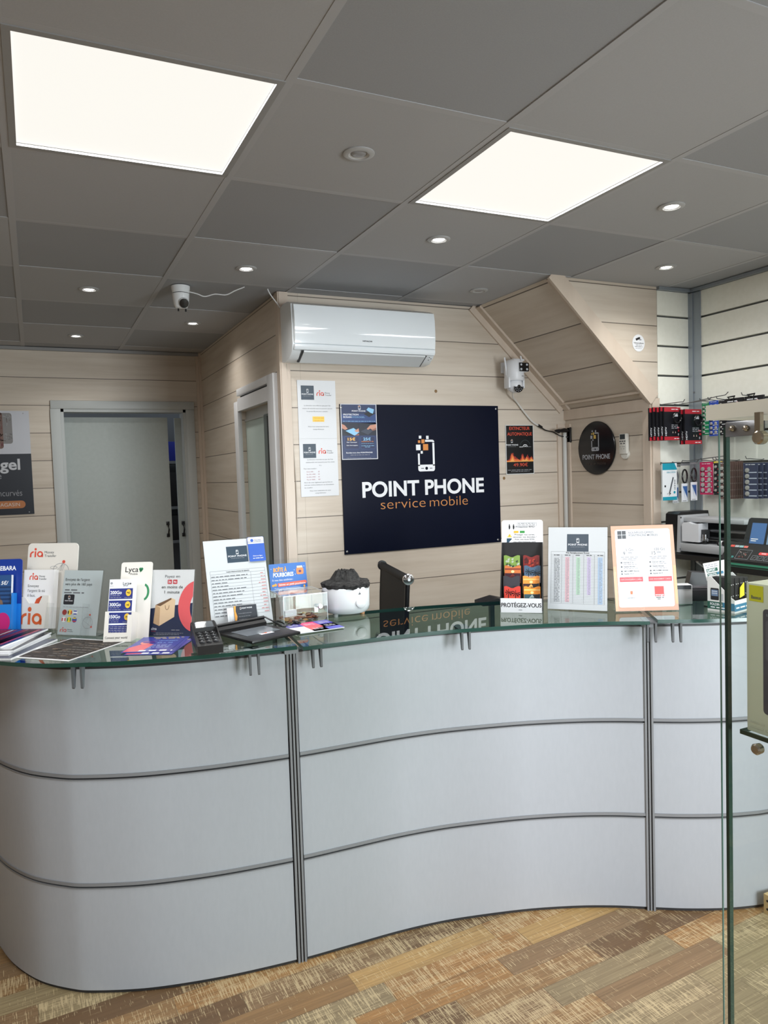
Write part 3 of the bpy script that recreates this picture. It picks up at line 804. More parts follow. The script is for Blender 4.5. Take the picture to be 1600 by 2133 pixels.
c.rect(510, 818, 645, 838, WH, 2); c.rect(815, 818, 955, 832, FAINT, 2)
r_ = random.Random(5); xs = [25 + 1010 * i / 60 for i in range(61)]
def flame(h0, hs, m, lay, base=1385):
    top = []
    for i, x in enumerate(xs):
        e = sum(a * math.exp(-((x - cx) / w) ** 2) for cx, w, a in hs)
        top.append((x, base - h0 - e * r_.uniform(.62, 1.15)))
    for i in range(60): c.poly([(xs[i], base), (xs[i + 1], base), top[i + 1], top[i]], m, lay)
flame(60, ((240, 90, 330), (620, 60, 260), (800, 70, 240), (960, 60, 150), (400, 80, 90)), FLD, 2)
flame(45, ((240, 70, 250), (620, 50, 170), (790, 60, 150), (950, 50, 110), (420, 80, 60)), FL, 3)
flame(20, ((235, 50, 150), (640, 50, 70), (760, 60, 90), (970, 60, 80)), FL2, 4)
c.text('49.90€', 545, 1560, 130, OREd, 540, 'c', .004); c.bars(60, 1700, 1010, 34, FAINT, 2); c.bars(180, 1755, 880, 30, FAINT, 2)
tag(q.build('flame_poster', None, (2.467, YS - .0035, 1.563)), 'black extinguisher poster with flames between the navy sign and the corner', 'poster')

# knots left in the wall boards
KN = M((134, 104, 66), .6)
for x, z, lab in ((2.022, 2.031, 'brown oval plug in the wall boards above the navy sign'), (2.453, 1.544, 'small brown plug in the wall boards below the flame poster')):
    q = MB(); q.lathe([(.009, 0), (.008, -.0015), (.0005, -.002)], KN, 14, 'Y'); tag(q.build('wall_plug', None, (x, YS, z)), lab, 'plug')

# air conditioner
t = thing('air_conditioner', 'white wall mounted air conditioner under the ceiling above the paper notices', 'air conditioner', (1.155, YS, 2.155))
ACW = .765
def prof(x0, x1, pts, m, name, smooth=True):
    q = MB(); n = len(pts)
    q.grid([[(x0, y, z) for y, z in pts], [(x1, y, z) for y, z in pts]], m, smooth, close=True)
    q.raw([(x0, y, z) for y, z in pts] + [(x1, y, z) for y, z in pts], [tuple(range(n)), tuple(range(n, 2 * n))[::-1]], m)
    return q.build(name, t)
ACM = M((222, 226, 228), .3); ACF = M((232, 238, 242), .08, coat=.6)
prof(0, ACW, [(0, 0), (0, .262), (-.05, .272), (-.12, .270), (-.172, .252), (-.178, .15), (-.180, .062), (-.165, .03), (-.12, .0), (-.06, -.006)], ACM, 'body')
prof(.008, ACW - .004, [(-.172, .064), (-.172, .252), (-.188, .246), (-.1955, .21), (-.1985, .15), (-.197, .10), (-.192, .066)], ACF, 'front_panel')
prof(.008, ACW - .004, [(-.172, .036), (-.172, .060), (-.192, .060), (-.191, .046), (-.184, .036)], ACF, 'lower_band')
prof(.055, ACW - .055, [(-.100, -.0085), (-.172, .028), (-.180, .034), (-.178, .026), (-.106, -.014)], M((206, 210, 212), .25), 'flap')
q = MB(); q.slabx([(-.096, -.0085), (-.176, .034), (-.1785, .0335), (-.1005, -.0115)], .045, ACW - .045, M((58, 60, 62), .5)); q.build('outlet_gap', t)
q = MB(); c = Card(q, .056, .012, 56, 12, Matrix.Translation((.352, -.1974, .082))); c.text('HITACHI', 2, 9, 6.5, GREYTXT, 50, 'l', .03); q.build('lettering', t)
q = MB()
for i in range(3): q.box((ACW - .03 + .012 * (i % 2), -.176 + .006 * i, .026 - .006 * i), (.005, .003, .003), TRIM_DARK)
q.build('indicator', t)

# two lens camera on the wall
t = thing('security_camera', 'white twin lens wall camera with two antennas beside the stair', 'camera', (2.478, YS, 2.168))
CW = M((226, 228, 232), .35); CB = M((14, 14, 18), .2)
q = MB(); q.box((-.008, -.006, 0), (.05, .012, .062), CW, bev=.003); q.box((.03, -.05, .036), (.075, .085, .012), CW, bev=.003); q.box((.0, -.03, .018), (.03, .05, .03), CW, bev=.004); q.build('bracket', t)
q = MB(); q.T = Matrix.Translation((-.01, -.10, 0))
q.lathe([(.02, .03), (.042, .026), (.052, .012), (.055, -.03), (.055, -.078), (.050, -.085)], CW, 28); q.box((.025, -.035, -.014), (.068, .045, .052), CW, bev=.008); q.build('body', t)
q = MB(); q.T = Matrix.Translation((-.01, -.10, 0)); q.box((.025, -.0585, -.014), (.064, .004, .048), CB, bev=.002); sp = q.build('lens_panel', t)
q = MB(); q.T = Matrix.Translation((-.01, -.10, 0))
for x in (.006, .044):
    for z in (-.001, -.026):
        q = MB(); q.T = Matrix.Translation((-.01, -.10, 0)); q.lathe([(.0065, 0), (.004, -.002)], M((200, 204, 212), .2), 12, 'Y', (x, -.0605, z)); q.build('lamp', sp)
q = MB(); q.T = Matrix.Translation((-.01, -.10, -.108)); q.lathe([(.001, .042 * -1)] + [(.046 * sin(a), -.042 * cos(a)) for a in [i * pi / 12 for i in range(1, 9)]] + [(.03, .034)], CW, 24)
for s_ in (-1, 1): q.box((s_ * .048, 0, .012), (.012, .05, .06), CW, bev=.005)
bl = q.build('ball', t)
q = MB(); q.T = Matrix.Translation((-.01, -.10, -.108)) @ Matrix.Rotation(rad(12), 4, 'X') @ Matrix.Translation((0, -.0435, -.004))
Q_ = [(x, z) for x, z in []]
cc = Card(q, .08, .08, 80, 80, Matrix.Translation((-.04, 0, -.04))); cc.arc(40, 40, 31, 31, 17, 175, 365, CB, 2); cc.ell(40, 40, 12, 12, CB, 3); q.lathe([(.012, -.001), (.009, -.004), (.0005, -.005)], CB, 16, 'Y')
for a in range(180, 361, 30): cc.ell(40 + 23 * cos(rad(a)), 40 - 23 * sin(rad(a)), 3, 3, FAINT, 4, 8)
q.build('lens', bl)
for x0, x1, z0, z1 in ((-.062, -.072, -.055, .044), (.046, .036, -.002, .056)):
    q = MB(); q.tube([(x0, -.10, z0), (x0, -.10, z0 + .02), (x1, -.10, z1)], [.0055, .005, .0045], CW, 8); q.build('antenna', t)
q = MB(); c = Card(q, .03, .008, 30, 8, Matrix.Translation((-.002, -.1565, -.066))); c.bars(2, 6, 29, 5, GREYTXT, 2); q.build('lettering', t)
def smooth_path(P, n=6):
    out = []
    for i in range(len(P) - 1):
        p0, p1, p2, p3 = (Vector(P[k]) for k in (max(i - 1, 0), i, i + 1, min(i + 2, len(P) - 1)))
        for k in range(n):
            t_ = k / n
            out.append(.5 * (2 * p1 + (p2 - p0) * t_ + (2 * p0 - 5 * p1 + 4 * p2 - p3) * t_ ** 2 + (3 * p1 - p0 - 3 * p2 + p3) * t_ ** 3))
    out.append(Vector(P[-1])); return out
q = MB(); q.tube(smooth_path([(2.47, 1.80, 2.03), (2.50, 1.84, 2.0), (2.544, 1.865, 1.975), (2.584, 1.865, 1.929), (2.644, 1.865, 1.868), (2.692, 1.865, 1.842)]), .005, M((214, 212, 208), .4), 8)
tag(q.build('white_cable', None), 'white cable hanging from the twin lens wall camera', 'cable')
q = MB(); q.tube([(2.688, 1.865, 1.845), (2.715, 1.865, 1.831)], .008, BLACK, 8)
q.tube(smooth_path([(2.71, 1.866, 1.833), (2.743, 1.866, 1.815), (2.80, 1.866, 1.804), (2.845, 1.862, 1.782), (2.885, 1.84, 1.774), (2.893, 1.862, 1.80)]), .0035, BLACK, 8)
q.tube(smooth_path([(2.891, 1.86, 1.80), (2.893, 1.868, 1.70), (2.892, 1.87, 1.5), (2.893, 1.872, 1.27), (2.893, 1.872, .76)]), .0035, BLACK, 8)
tag(q.build('black_cable', None), 'thin black cable running down the corner beside the conduit', 'cable')
t = thing('cable_bracket', 'small black swivel arm fixed in the corner above the conduit', 'bracket', (XN, 1.84, 1.785))
q = MB(); q.box((-.006, 0, 0), (.012, .03, .09), BLACK, bev=.003); q.build('base_plate', t)
q = MB(); q.tube([(-.01, .0, .025), (-.05, -.01, .028), (-.09, -.01, .022)], [.010, .013, .009], BLACK, 8); q.tube([(-.09, -.01, .022), (-.12, -.015, .024)], [.014, .006], BLACK, 8); q.build('arm', t)
q = MB(); q.tube([(2.872, 1.856, .76), (2.872, 1.856, 1.80)], .0125, M((196, 196, 192), .4), 12); tag(q.build('conduit_pipe', None), 'pale vertical conduit pipe in the corner under the stair', 'pipe')
q = MB(); q.tube(smooth_path([(1.176, 1.872, 2.15), (1.184, 1.874, 2.0), (1.189, 1.874, 1.875), (1.196, 1.874, 1.74), (1.203, 1.874, 1.54), (1.200, 1.874, 1.35), (1.195, 1.874, 1.2), (1.196, 1.874, .9)]), .0022, M((186, 176, 164), .5), 6)
tag(q.build('thin_wire', None), 'thin pale wire running down the wall from the air conditioner', 'wire')

# round dark sign, remote, sticker
t = thing('round_sign', 'round glossy black sign with POINT PHONE on the niche wall', 'sign', (XN - .004, 1.606, 1.698), -pi / 2)
q = MB(); q.lathe([(.150, 0), (.150, -.006), (.148, -.008)], M((9, 11, 18), .2), 56, 'Y', smooth=False); q.build('disc', t)
q = MB(); c = Card(q, .3, .3, 300, 300, Matrix.Translation((-.15, -.0082, -.15))); GD = M((210, 178, 96), .4); G2 = M((168, 172, 180), .4)
logo(c, 108, 50, .52, white=G2, orange=GD, hole=NAVY); c.text('POINT PHONE', 39, 212, 27, G2, 224, 'l', .022); c.text('service mobile', 70, 244, 18, M((60, 50, 44), .5), 160, 'l', 0); q.build('lettering', t)
t = thing('remote_control', 'white air conditioner remote hanging on the niche wall', 'remote', (XN - .002, 1.383, 1.700), -pi / 2)
q = MB(); q.T = Matrix.Translation((0, -.012, 0)); q.box((0, 0, .01), (.056, .022, .11), M((220, 218, 210), .4), bev=.006); q.lathe([(.0278, .0205), (.0278, .002), (.0248, -.0008), (.001, -.0012)], M((220, 218, 210), .4), 20, 'Y', (0, 0, -.044)); q.build('body', t)
q = MB(); q.box((0, -.0235, .048), (.036, .002, .026), M((58, 64, 66), .2)); q.build('display', t)
for i, (x, z) in enumerate(((-.016, .024), (0, .024), (.016, .024), (-.01, .012), (.012, .012), (-.016, -.004), (0, -.004), (.014, -.004), (-.008, -.016), (.01, -.016))):
    q = MB(); q.box((x, -.0235, z), (.011, .002, .006), M((90, 92, 94) if i < 5 else (188, 188, 182), .5)); q.build('button', t)
q = MB(); q.T = Matrix.Translation((0, 0, 0))
c = Card(q, .082, .086, 82, 86); c._emit([( .041 + .041 * cos(2 * pi * i / 32), .043 + .043 * sin(2 * pi * i / 32)) for i in range(32)], [tuple(range(32))], WH, 1)
c.poly([(20, 22), (48, 12), (54, 20), (26, 32)][::-1], INK, 2); c.rect(44, 24, 60, 28, GREYTXT, 2); c.text('Vidéosurveillance', 41, 46, 6.5, INK, 66, 'c', .02)
c.bars(22, 54, 62, 4, GREYTXT, 2); c.bars(16, 62, 66, 4, GREYTXT, 2); c.bars(20, 70, 60, 3, FAINT, 2)
tag(q.build('camera_sticker', None, (2.777, YR - .001, 2.167)), 'white oval camera warning sticker on the boards above the niche', 'sticker')

# ceiling camera with its cable
t = thing('security_camera', 'white ceiling mounted dome camera near the short return wall', 'camera', (.688, 1.92, H))
q = MB(); q.lathe([(.040, 0), (.044, -.001), (.043, -.014), (.040, -.030), (.040, -.033)], WHITE_GLOSS, 28); q.lathe([(.038, -.033), (.038, -.036)], TRIM_DARK, 28); q.build('base', t)
q = MB(); q.lathe([(.040, -.036), (.038, -.06), (.034, -.085), (.028, -.10), (.02, -.104)], WHITE_GLOSS, 28); hd = q.build('head', t)
q = MB(); q.T = Matrix.Translation((.006, -.02, -.078)) @ Matrix.Rotation(rad(25), 4, 'X'); q.lathe([(.026, .01), (.025, -.012), (.022, -.02)], WHITE_GLOSS, 24, 'Y'); q.build('lens_barrel', hd)
q = MB(); q.T = Matrix.Translation((.006, -.02, -.078)) @ Matrix.Rotation(rad(25), 4, 'X'); q.lathe([(.0222, -.0185), (.021, -.0225), (.0005, -.024)], CB, 24, 'Y'); q.build('lens', hd)
for x in (-.014, .02):
    q = MB(); q.tube([(x, 0, -.092), (x, 0, -.116)], .004, BLACK, 8); q.build('peg', t)
q = MB(); q.tube(smooth_path([(.725, 1.91, 2.475), (.76, 1.90, 2.466), (.795, 1.895, 2.455), (.84, 1.88, 2.466), (.89, 1.87, 2.464), (.93, 1.85, 2.482), (.972, 1.835, 2.499)]), .0028, WHITE, 8)
tag(q.build('white_cable', None), 'white cable looping from the ceiling camera into the ceiling tiles', 'cable')
q = MB(); q.tube(smooth_path([(1.085, 1.838, 2.499), (1.10, 1.845, 2.475), (1.13, 1.85, 2.44), (1.150, 1.86, 2.42)]), .0028, WHITE, 8)
tag(q.build('white_cable', None), 'short white cable from the ceiling down behind the air conditioner', 'cable')

# poster left of the back doorway
q = MB(); c = Card(q, .62, .68, 620, 680, th=.004, base=M((196, 198, 206), .4)); PN = M((16, 22, 36), .35)
c.rect(0, 281, 620, 680, PN, 1)
for (x0, y0, x1, y1, m, l) in ((360, 14, 517, 214, M((128, 126, 126), .4), 2), (330, 10, 462, 246, M((112, 82, 72), .4), 3)):
    c.rrect(x0, y0, x1, y1, 16, m, l)
r_ = random.Random(9)
for k in range(46):
    x, y = r_.uniform(368, 508), r_.uniform(22, 200); a = r_.uniform(0, 6.3); L = r_.uniform(10, 34)
    c.line(x, y, min(x + L * abs(cos(a)), 514), min(max(y + L * sin(a), 18), 210), r_.uniform(2, 6), M(r_.choice(((90, 88, 90), (150, 150, 152), (104, 96, 94))), .4), 3)
for k in range(16):
    x = r_.uniform(438, 458); y = r_.uniform(20, 220); c.line(x, y, x + r_.uniform(-3, 3), y + 20, r_.uniform(2, 5), M(r_.choice(((70, 50, 46), (150, 130, 120), (100, 40, 44))), .4), 4)
c.text('gel', 432, 383, 72, M((200, 202, 208), .5), 119, 'l', .025); c.text('e', 416, 442, 42, FAINT, 22, 'l', -.004); c.text('ncurvés', 415, 556, 42, FAINT, 139, 'l', -.004)
c.rrect(300, 588, 570, 638, 24, M((184, 116, 66), .5), 2); c.text('MAGASIN', 398, 624, 24, M((214, 206, 200), .5), 138, 'l', -.002, 3)
for x, y in ((520, 18), (590, 672)): c.ell(x + (80 if y < 100 else 15) - 15, y - (2 if y < 100 else 6), 4, 4, STEEL, 3, 10)
tag(q.build('phone_case_poster', None, (-.608, YB - .006, 1.400)), 'poster on the back wall left of the doorway, white above and navy below', 'poster')
# ------------------------------------------------------------------ things on the counter, left to right
ZT = ZG1
def acrylic_sheet(q, T, W, Hh, th=.003):
    old = q.T; q.T = old @ T; q.box((W / 2, th / 2, Hh / 2), (W, th, Hh), ACRYL); q.T = old
def stand_at(name, label, cat, A, ang, group=None, s=1.0):
    o = thing(name, label, cat, (A[0], A[1], ZT), rad(ang), group); o.scale = (s, s, s); return o

# --- blue leaflet holder cut by the picture's edge
LBD = M((18, 52, 140), .3); LBL = M((30, 118, 200), .3); MAG = M((184, 30, 112), .4)
LT = lean(10)
t = stand_at('leaflet_holder', 'blue cardboard leaflet holder marked LEBARA at the left end', 'leaflet holder', (-.236, 1.338), -25)
q = MB(); c = Card(q, .205, .262, 205, 262, LT, .004, base=LBD, radius=.01)
c.text('LEBARA', 118, 40, 16, WH, 66, 'l', .02); c.rect(0, 160, 205, 262, LBL, 1); q.build('back_board', t)
q = MB(); q.T = LT; q.box((.095, -.036, .05), (.19, .003, .10), LBL); q.box((.1885, -.018, .07), (.003, .034, .14), LBL); q.box((.0015, -.018, .07), (.003, .034, .14), LBL); q.box((.095, -.018, .002), (.19, .036, .004), LBL)
c = Card(q, .19, .10, 190, 100, Matrix.Translation((0, -.0378, 0))); c.ell(160, 62, 26, 34, MAG, 1); c.ell(88, 10, 22, 24, MAG, 1); c.line(140, 0, 132, 95, 4, M((150, 190, 220), .4), 2); q.build('pocket', t)
q = MB(); q.T = LT @ Matrix.Translation((0, -.012, .006)); 
c = Card(q, .172, .198, 172, 198, Matrix.Translation((.008, -.012, 0)), .014, base=M((40, 78, 128), .3), back=WHITE)
for i in range(9): c.rect(0, 40 + i * 14, 172, 46 + i * 14, M((24, 52, 92), .3), 1)
c.text('ARA', 78, 34, 13, WH, 34, 'l', .02); c.text('5€/', 136, 34, 13, WH, 26, 'l', .02, 2, .2); c.bars(84, 48, 112, 7, WH, 2)
c.poly([(84, 198), (96, 110), (118, 74), (142, 90), (152, 140), (148, 198)][::-1], M((120, 96, 80), .5), 2); c.poly([(108, 198), (112, 120), (130, 118), (134, 198)][::-1], INK, 3)
c.ell(122, 82, 13, 20, M((92, 58, 40), .5), 3); c.ell(123, 88, 8, 11, M((206, 158, 130), .5), 4, 16); c.ell(100, 138, 10, 9, SK, 4, 12); c.rect(134, 128, 146, 150, M((200, 190, 180), .5), 4); c.ell(140, 146, 8, 7, SK, 5, 12)
c.poly([(60, 198), (66, 150), (92, 170), (96, 198)][::-1], M((40, 44, 120), .5), 5)
o = q.build('leaflet_stack', None); o.location = t.location; o.rotation_euler = t.rotation_euler
tag(o, 'blue leaflets with a woman in a coat, in the left blue holder', 'leaflets')

# --- tall cream ria holder
CREAM = M((226, 222, 214), .55)
LT = lean(10)
t = stand_at('leaflet_holder', 'tall cream leaflet holder with a round cornered top marked ria', 'leaflet holder', (-.042, 1.308), -38)
q = MB(); c = Card(q, .208, .312, 400, 690, LT, .004, base=CREAM, radius=.016)
ria_logo(c, 18, 112, 48); c.text('Send money', 2, 272, 17, GREYTXT, 130); c.text('wherever', 2, 296, 17, GREYTXT, 100)
c.arc(272, 215, 62, 54, 3, 0, 200, FAINT, 2); c.arc(215, 196, 28, 12, 2.5, 0, 360, FAINT, 2, 16); c.ell(292, 150, 12, 13, RIA, 2, 16); c.line(292, 150, 272, 190, 2, FAINT, 2)
for i in range(4): c.line(240 + i * 14, 222, 280 + i * 8, 170, 2, FAINT, 2)
q.build('back_board', t)
q = MB(); q.T = LT
q.slab([(-.004, 0), (.130, 0), (.130, .122), (.105, .122), (.092, .094), (.052, .094), (.036, .114), (-.004, .122)], -.043, -.040, CREAM); q.box((.128, -.02, .061), (.004, .04, .122), CREAM); q.box((-.002, -.02, .061), (.004, .04, .122), CREAM); q.box((.063, -.02, .002), (.13, .04, .004), CREAM)
c = Card(q, .134, .146, 134, 146, Matrix.Translation((-.004, -.0432, 0))); ria_logo(c, 24, 126, 40, False, M((214, 96, 44), .5)); q.build('pocket', t)
q = MB(); c = Card(q, .124, .208, 124, 208, LT @ Matrix.Translation((.018, -.036, .006)), .024, base=M((238, 238, 238), .5))
ria_logo(c, 24, 36, 16); 
for i, s in enumerate(('Envoyez', 'l\'argent là où', 'il faut.')): c.text(s, 20, 62 + i * 17, 10, GREYTXT, None)
c.poly([(50, 122), (58, 104), (76, 94), (88, 96), (84, 106), (70, 120)][::-1], M((214, 88, 50), .5), 2); c.poly([(74, 96), (102, 94), (102, 98), (84, 104)][::-1], INK, 3)
o = q.build('leaflet_stack', None); o.location = t.location; o.rotation_euler = t.rotation_euler
tag(o, 'white leaflets asking to send money, in the cream ria holder', 'leaflets')

# --- clear stand with the grey "Envoyez" sheet
LT = lean(14.5)
PALE = M((196, 206, 208), .5)
t = stand_at('acrylic_stand', 'clear stand with pale grey sheet beginning Envoyez de l\'argent', 'display stand', (.066, 1.116), -42, 'clear counter displays')
q = MB(); c = Card(q, .158, .222, 330, 560, LT @ Matrix.Translation((0, -.001, .004)), .0008, base=PALE)
c.text('Envoyez de l\'argent', 18, 92, 24, INK, 210); c.text('vers plus de 160 pays', 18, 132, 24, INK, 232); c.bars(22, 176, 140, 16, GREYTXT, 2); c.bars(18, 200, 190, 16, GREYTXT, 2)
c.rrect(22, 212, 112, 300, 10, M((16, 22, 34), .4), 2); logo(c, 58, 222, .14, lay=3, simple_=True); c.text('POINT PHONE', 67, 272, 10, WH, 66, 'c', .012, 4); c.bars(22, 322, 240, 7, FAINT, 2)
FC = [((150, 40, 40),) * 3, ((30, 30, 30), (240, 206, 60), (200, 50, 50)), ((40, 70, 160), (236, 236, 236), (40, 70, 160)), ((200, 40, 50), (236, 236, 236), (200, 40, 50)), ((40, 140, 70), (240, 206, 60), (40, 140, 70)), ((240, 206, 60), (40, 70, 160), (200, 50, 50))]
for k, fc in enumerate(FC):
    cx, cy = 42 + (k % 3) * 46, 368 + (k // 3) * 62
    c.ell(cx, cy, 20, 24, M(fc[1], .5), 2, 20)
    if k in (1, 3, 4): c.rect(cx - 17, cy - 13, cx - 7, cy + 13, M(fc[0], .5), 3); c.rect(cx + 7, cy - 13, cx + 17, cy + 13, M(fc[2], .5), 3)
    elif k != 0: c.rect(cx - 14, cy - 18, cx + 14, cy - 8, M(fc[0], .5), 3); c.rect(cx - 14, cy + 8, cx + 14, cy + 18, M(fc[2], .5), 3)
c.arc(248, 452, 42, 50, 2, 0, 360, FAINT, 2); c.ell(262, 384, 7, 8, RIA, 2, 12); c.ell(282, 486, 8, 8, RIA, 2, 12); c.line(262, 384, 282, 486, 1.5, FAINT, 2); c.line(206, 430, 282, 486, 1.5, FAINT, 2)
ria_logo(c, 20, 536, 26, True, M((214, 88, 80), .5)); q.build('sheet', t)
q = MB(); acrylic_sheet(q, LT @ Matrix.Translation((-.003, -.0045, 0)), .164, .228); acrylic_sheet(q, LT @ Matrix.Translation((-.003, .0015, 0)), .164, .228)
q.box((.079, .04, .0015), (.164, .09, .003), ACRYL); q.build('sleeve', t)
q = MB(); acrylic_sheet(q, LT @ Matrix.Translation((-.028, -.036, .0)), .15, .095); q.T = LT; q.box((-.0265, -.02, .055), (.003, .033, .11), ACRYL); q.box((.1205, -.02, .055), (.003, .033, .11), ACRYL); q.build('pocket', t)

# --- Lyca leaflet holder
LT = lean(17)
t = stand_at('leaflet_holder', 'narrow cream leaflet holder marked Lyca with Connect your world below', 'leaflet holder', (.199, .906), -28)
q = MB(); c = Card(q, .108, .272, 260, 660, LT @ Matrix.Translation((.024, .045, 0)), .004, base=CREAM, radius=.008)
c.text('Lyca', 36, 82, 46, INK, 108, 'l', .006); c.text('Mobile', 78, 106, 16, INK, 62); GRN = M((44, 130, 84), .5)
c.ell(160, 58, 11, 11, GRN, 2, 14); c.ell(174, 58, 11, 11, GRN, 2, 14); c.ell(166, 70, 11, 11, GRN, 2, 14); c.poly([(154, 60), (182, 60), (160, 88)][::-1], GRN, 2)
c.arc(200, 250, 46, 70, 18, -80, 80, GRN, 2); q.build('back_board', t)
q = MB(); q.T = LT
q.slab([(0, 0), (.092, 0), (.092, .088), (.076, .088), (.076, .03), (.014, .03), (.012, .10), (0, .10)], -.003, 0, CREAM); q.box((.0905, .022, .05), (.003, .045, .10), CREAM); q.box((.0015, .022, .05), (.003, .045, .10), CREAM); q.box((.046, .022, .002), (.092, .045, .004), CREAM)
c = Card(q, .092, .03, 220, 72, Matrix.Translation((0, -.0032, 0))); c.text('Connect your world', 14, 46, 18, INK, 176); q.build('pocket', t)
q = MB(); c = Card(q, .086, .20, 240, 490, LT @ Matrix.Translation((.004, .006, .008)), .018, base=M((236, 238, 242), .5)); NB = M((34, 46, 122), .45)
c.text('Lyca', 128, 46, 24, INK, 62, 'l', .006); c.ell(200, 38, 7, 7, INK, 2, 10); c.bars(132, 56, 180, 7, GREYTXT, 2); c.ell(20, 32, 12, 10, FAINT, 2, 12); c.bars(8, 56, 48, 6, FAINT, 2)
for i, (a, pr) in enumerate((('200Go', '9€'), ('300Go', '14€'), ('350Go', '19€'))):
    y = 76 + i * 98; c.rect(6, y, 226, y + 86, NB, 2); c.text(a, 14, y + 46, 28, WH, 108, 'l', .02, 3); c.ell(186, y + 36, 25, 28, M((240, 196, 60), .5), 3, 20); c.text(pr, 186, y + 46, 17, INK, 30, 'c', .02, 4); c.bars(16, y + 60, 110, 8, FAINT, 3); c.bars(16, y + 76, 120, 7, FAINT, 3); c.bars(150, y + 78, 216, 6, FAINT, 3)
c.rect(6, 372, 226, 440, NB, 2)
for i in range(4): c.bars(14, 388 + i * 14, 200, 8, FAINT, 3)
c.text('lycamobile.fr', 10, 464, 12, INK, 74)
o = q.build('leaflet_stack', None); o.location = t.location; o.rotation_euler = t.rotation_euler
tag(o, 'white and navy price leaflets standing in the Lyca holder', 'leaflets')

# --- clear stand with the red and navy instalment sheet
LT = lean(14)
t = stand_at('acrylic_stand', 'clear stand with white navy and coral sheet showing a paper bag', 'display stand', (.338, .914), -35.5, 'clear counter displays')
q = MB(); c = Card(q, .156, .222, 400, 540, LT @ Matrix.Translation((0, -.001, .003)), .0008, base=M((234, 234, 234), .5))
NV = M((30, 44, 78), .5); CO = M((226, 92, 96), .5)
c.poly([(0, 320), (400, 272), (400, 540), (0, 540)][::-1], NV, 1)
pts0 = [(400 - 125 + 0, 0)]
c_arc = []
n = 22
outer = [(442 + 172 * cos(rad(a)), 300 - 210 * sin(rad(a))) for a in [104 + (256 - 104) * i / n for i in range(n + 1)]]
inner = [(462 + 84 * cos(rad(a)), 306 - 128 * sin(rad(a))) for a in [138 + (222 - 138) * i / n for i in range(n + 1)]]
for i in range(n):
    f = lambda p: (min(p[0], 400), min(max(p[1], 0), 540))
    c.poly([f(outer[i]), f(outer[i + 1]), f(inner[i + 1]), f(inner[i])], CO, 2)
c.text('Payez en', 200, 66, 24, GREYTXT, 138, 'c', 0); 
for x, s in ((178, '3x'), (228, '4x')): c.rrect(x - 20, 82, x + 20, 118, 5, M((196, 66, 74), .5), 2); c.text(s, x, 108, 18, WH, 26, 'c', .015, 3)
c.text('en moins de', 204, 154, 25, INK, 196, 'c', .006); c.text('1 minute', 204, 196, 25, INK, 140, 'c', .006)
BG = M((226, 196, 158), .5); BGD = M((192, 158, 120), .5)
c.poly([(60, 290), (200, 232), (240, 246), (240, 386), (106, 460), (50, 438)][::-1], BG, 4); c.poly([(60, 290), (104, 312), (106, 460), (50, 438)][::-1], BGD, 5); c.poly([(60, 290), (200, 232), (206, 244), (104, 300)][::-1], M((110, 80, 56), .5), 5); c.arc(168, 292, 20, 38, 4, 180, 360, M((120, 80, 56), .5), 5)
c.text('alma', 34, 492, 22, WH, 50, 'l', .01, 3); c.bars(34, 504, 80, 4, RED, 3); c.bars(220, 494, 305, 8, FAINT, 3); c.bars(80, 518, 330, 6, FAINT, 3); c.bars(60, 530, 300, 6, FAINT, 3)
q.build('sheet', t)
q = MB(); acrylic_sheet(q, LT @ Matrix.Translation((-.003, -.0045, 0)), .162, .227); acrylic_sheet(q, LT @ Matrix.Translation((-.003, .0015, 0)), .162, .227); q.box((.078, .04, .0015), (.16, .09, .003), ACRYL); q.build('sleeve', t)

# --- magazines, loose print, flyers
MAGC = [((30, 44, 86), (200, 204, 212)), ((196, 200, 206), (120, 40, 60)), ((40, 34, 44), (220, 220, 224)), ((216, 218, 222), (60, 60, 70)), ((36, 44, 70), (180, 60, 80))]
MLAB = ['topmost magazine of the pile at the left end, dark blue and red cover', 'second magazine from the top of the left pile, pale cover', 'dark magazine in the middle of the left pile', 'pale magazine second from the bottom of the left pile', 'bottom magazine of the left pile, lying on the glass']
for k in range(5):
    c1, c2 = MAGC[k]; q = MB()
    c = Card(q, .21, .26, 210, 285, FLAT, .0060, base=M(c1, .25), back=M((222, 222, 222), .6))
    if k == 0:
        for i in range(14): c.poly([(10 + i * 13, 20), (28 + i * 13, 20), (40 + i * 12, 260), (16 + i * 12, 240)][::-1], M(random.choice(((150, 50, 80), (50, 76, 150), (200, 196, 200), (24, 28, 60))), .3), 1)
    z = ZT + .0064 * (4 - k) + .0062
    o = q.build('magazine', None, (-.276 + .007 * (k % 3) + .005 * k, .978 - .010 * ((k * 2) % 3) - .012 * k, z), rad(-31 + 3 * ((k * 7) % 4)))
    tag(o, MLAB[k], 'magazine', 'magazines piled at the left end')
q = MB(); c = Card(q, .223, .262, 262, 188, FLAT, .0008, base=M((226, 226, 226), .4)); c.rect(8, 8, 254, 180, M((46, 38, 33), .6), 1)
r_ = random.Random(3)
for i in range(60):
    x, y = r_.uniform(12, 220), r_.uniform(14, 172); c.rect(x, y, min(x + r_.uniform(8, 50), 252), y + r_.uniform(1, 6), M(r_.choice(((76, 62, 50), (104, 84, 64), (36, 30, 27), (62, 53, 46), (128, 100, 72))), .3), 2)
for i in range(6): c.bars(120, 40 + i * 20, 240, 5, M((128, 122, 114), .4), 3)
c.T = FLAT
tag(q.build('loose_print', None, (-.074, .846, ZT + .0012), rad(-44.5)), 'loose dark print with a white border lying flat on the glass', 'print')
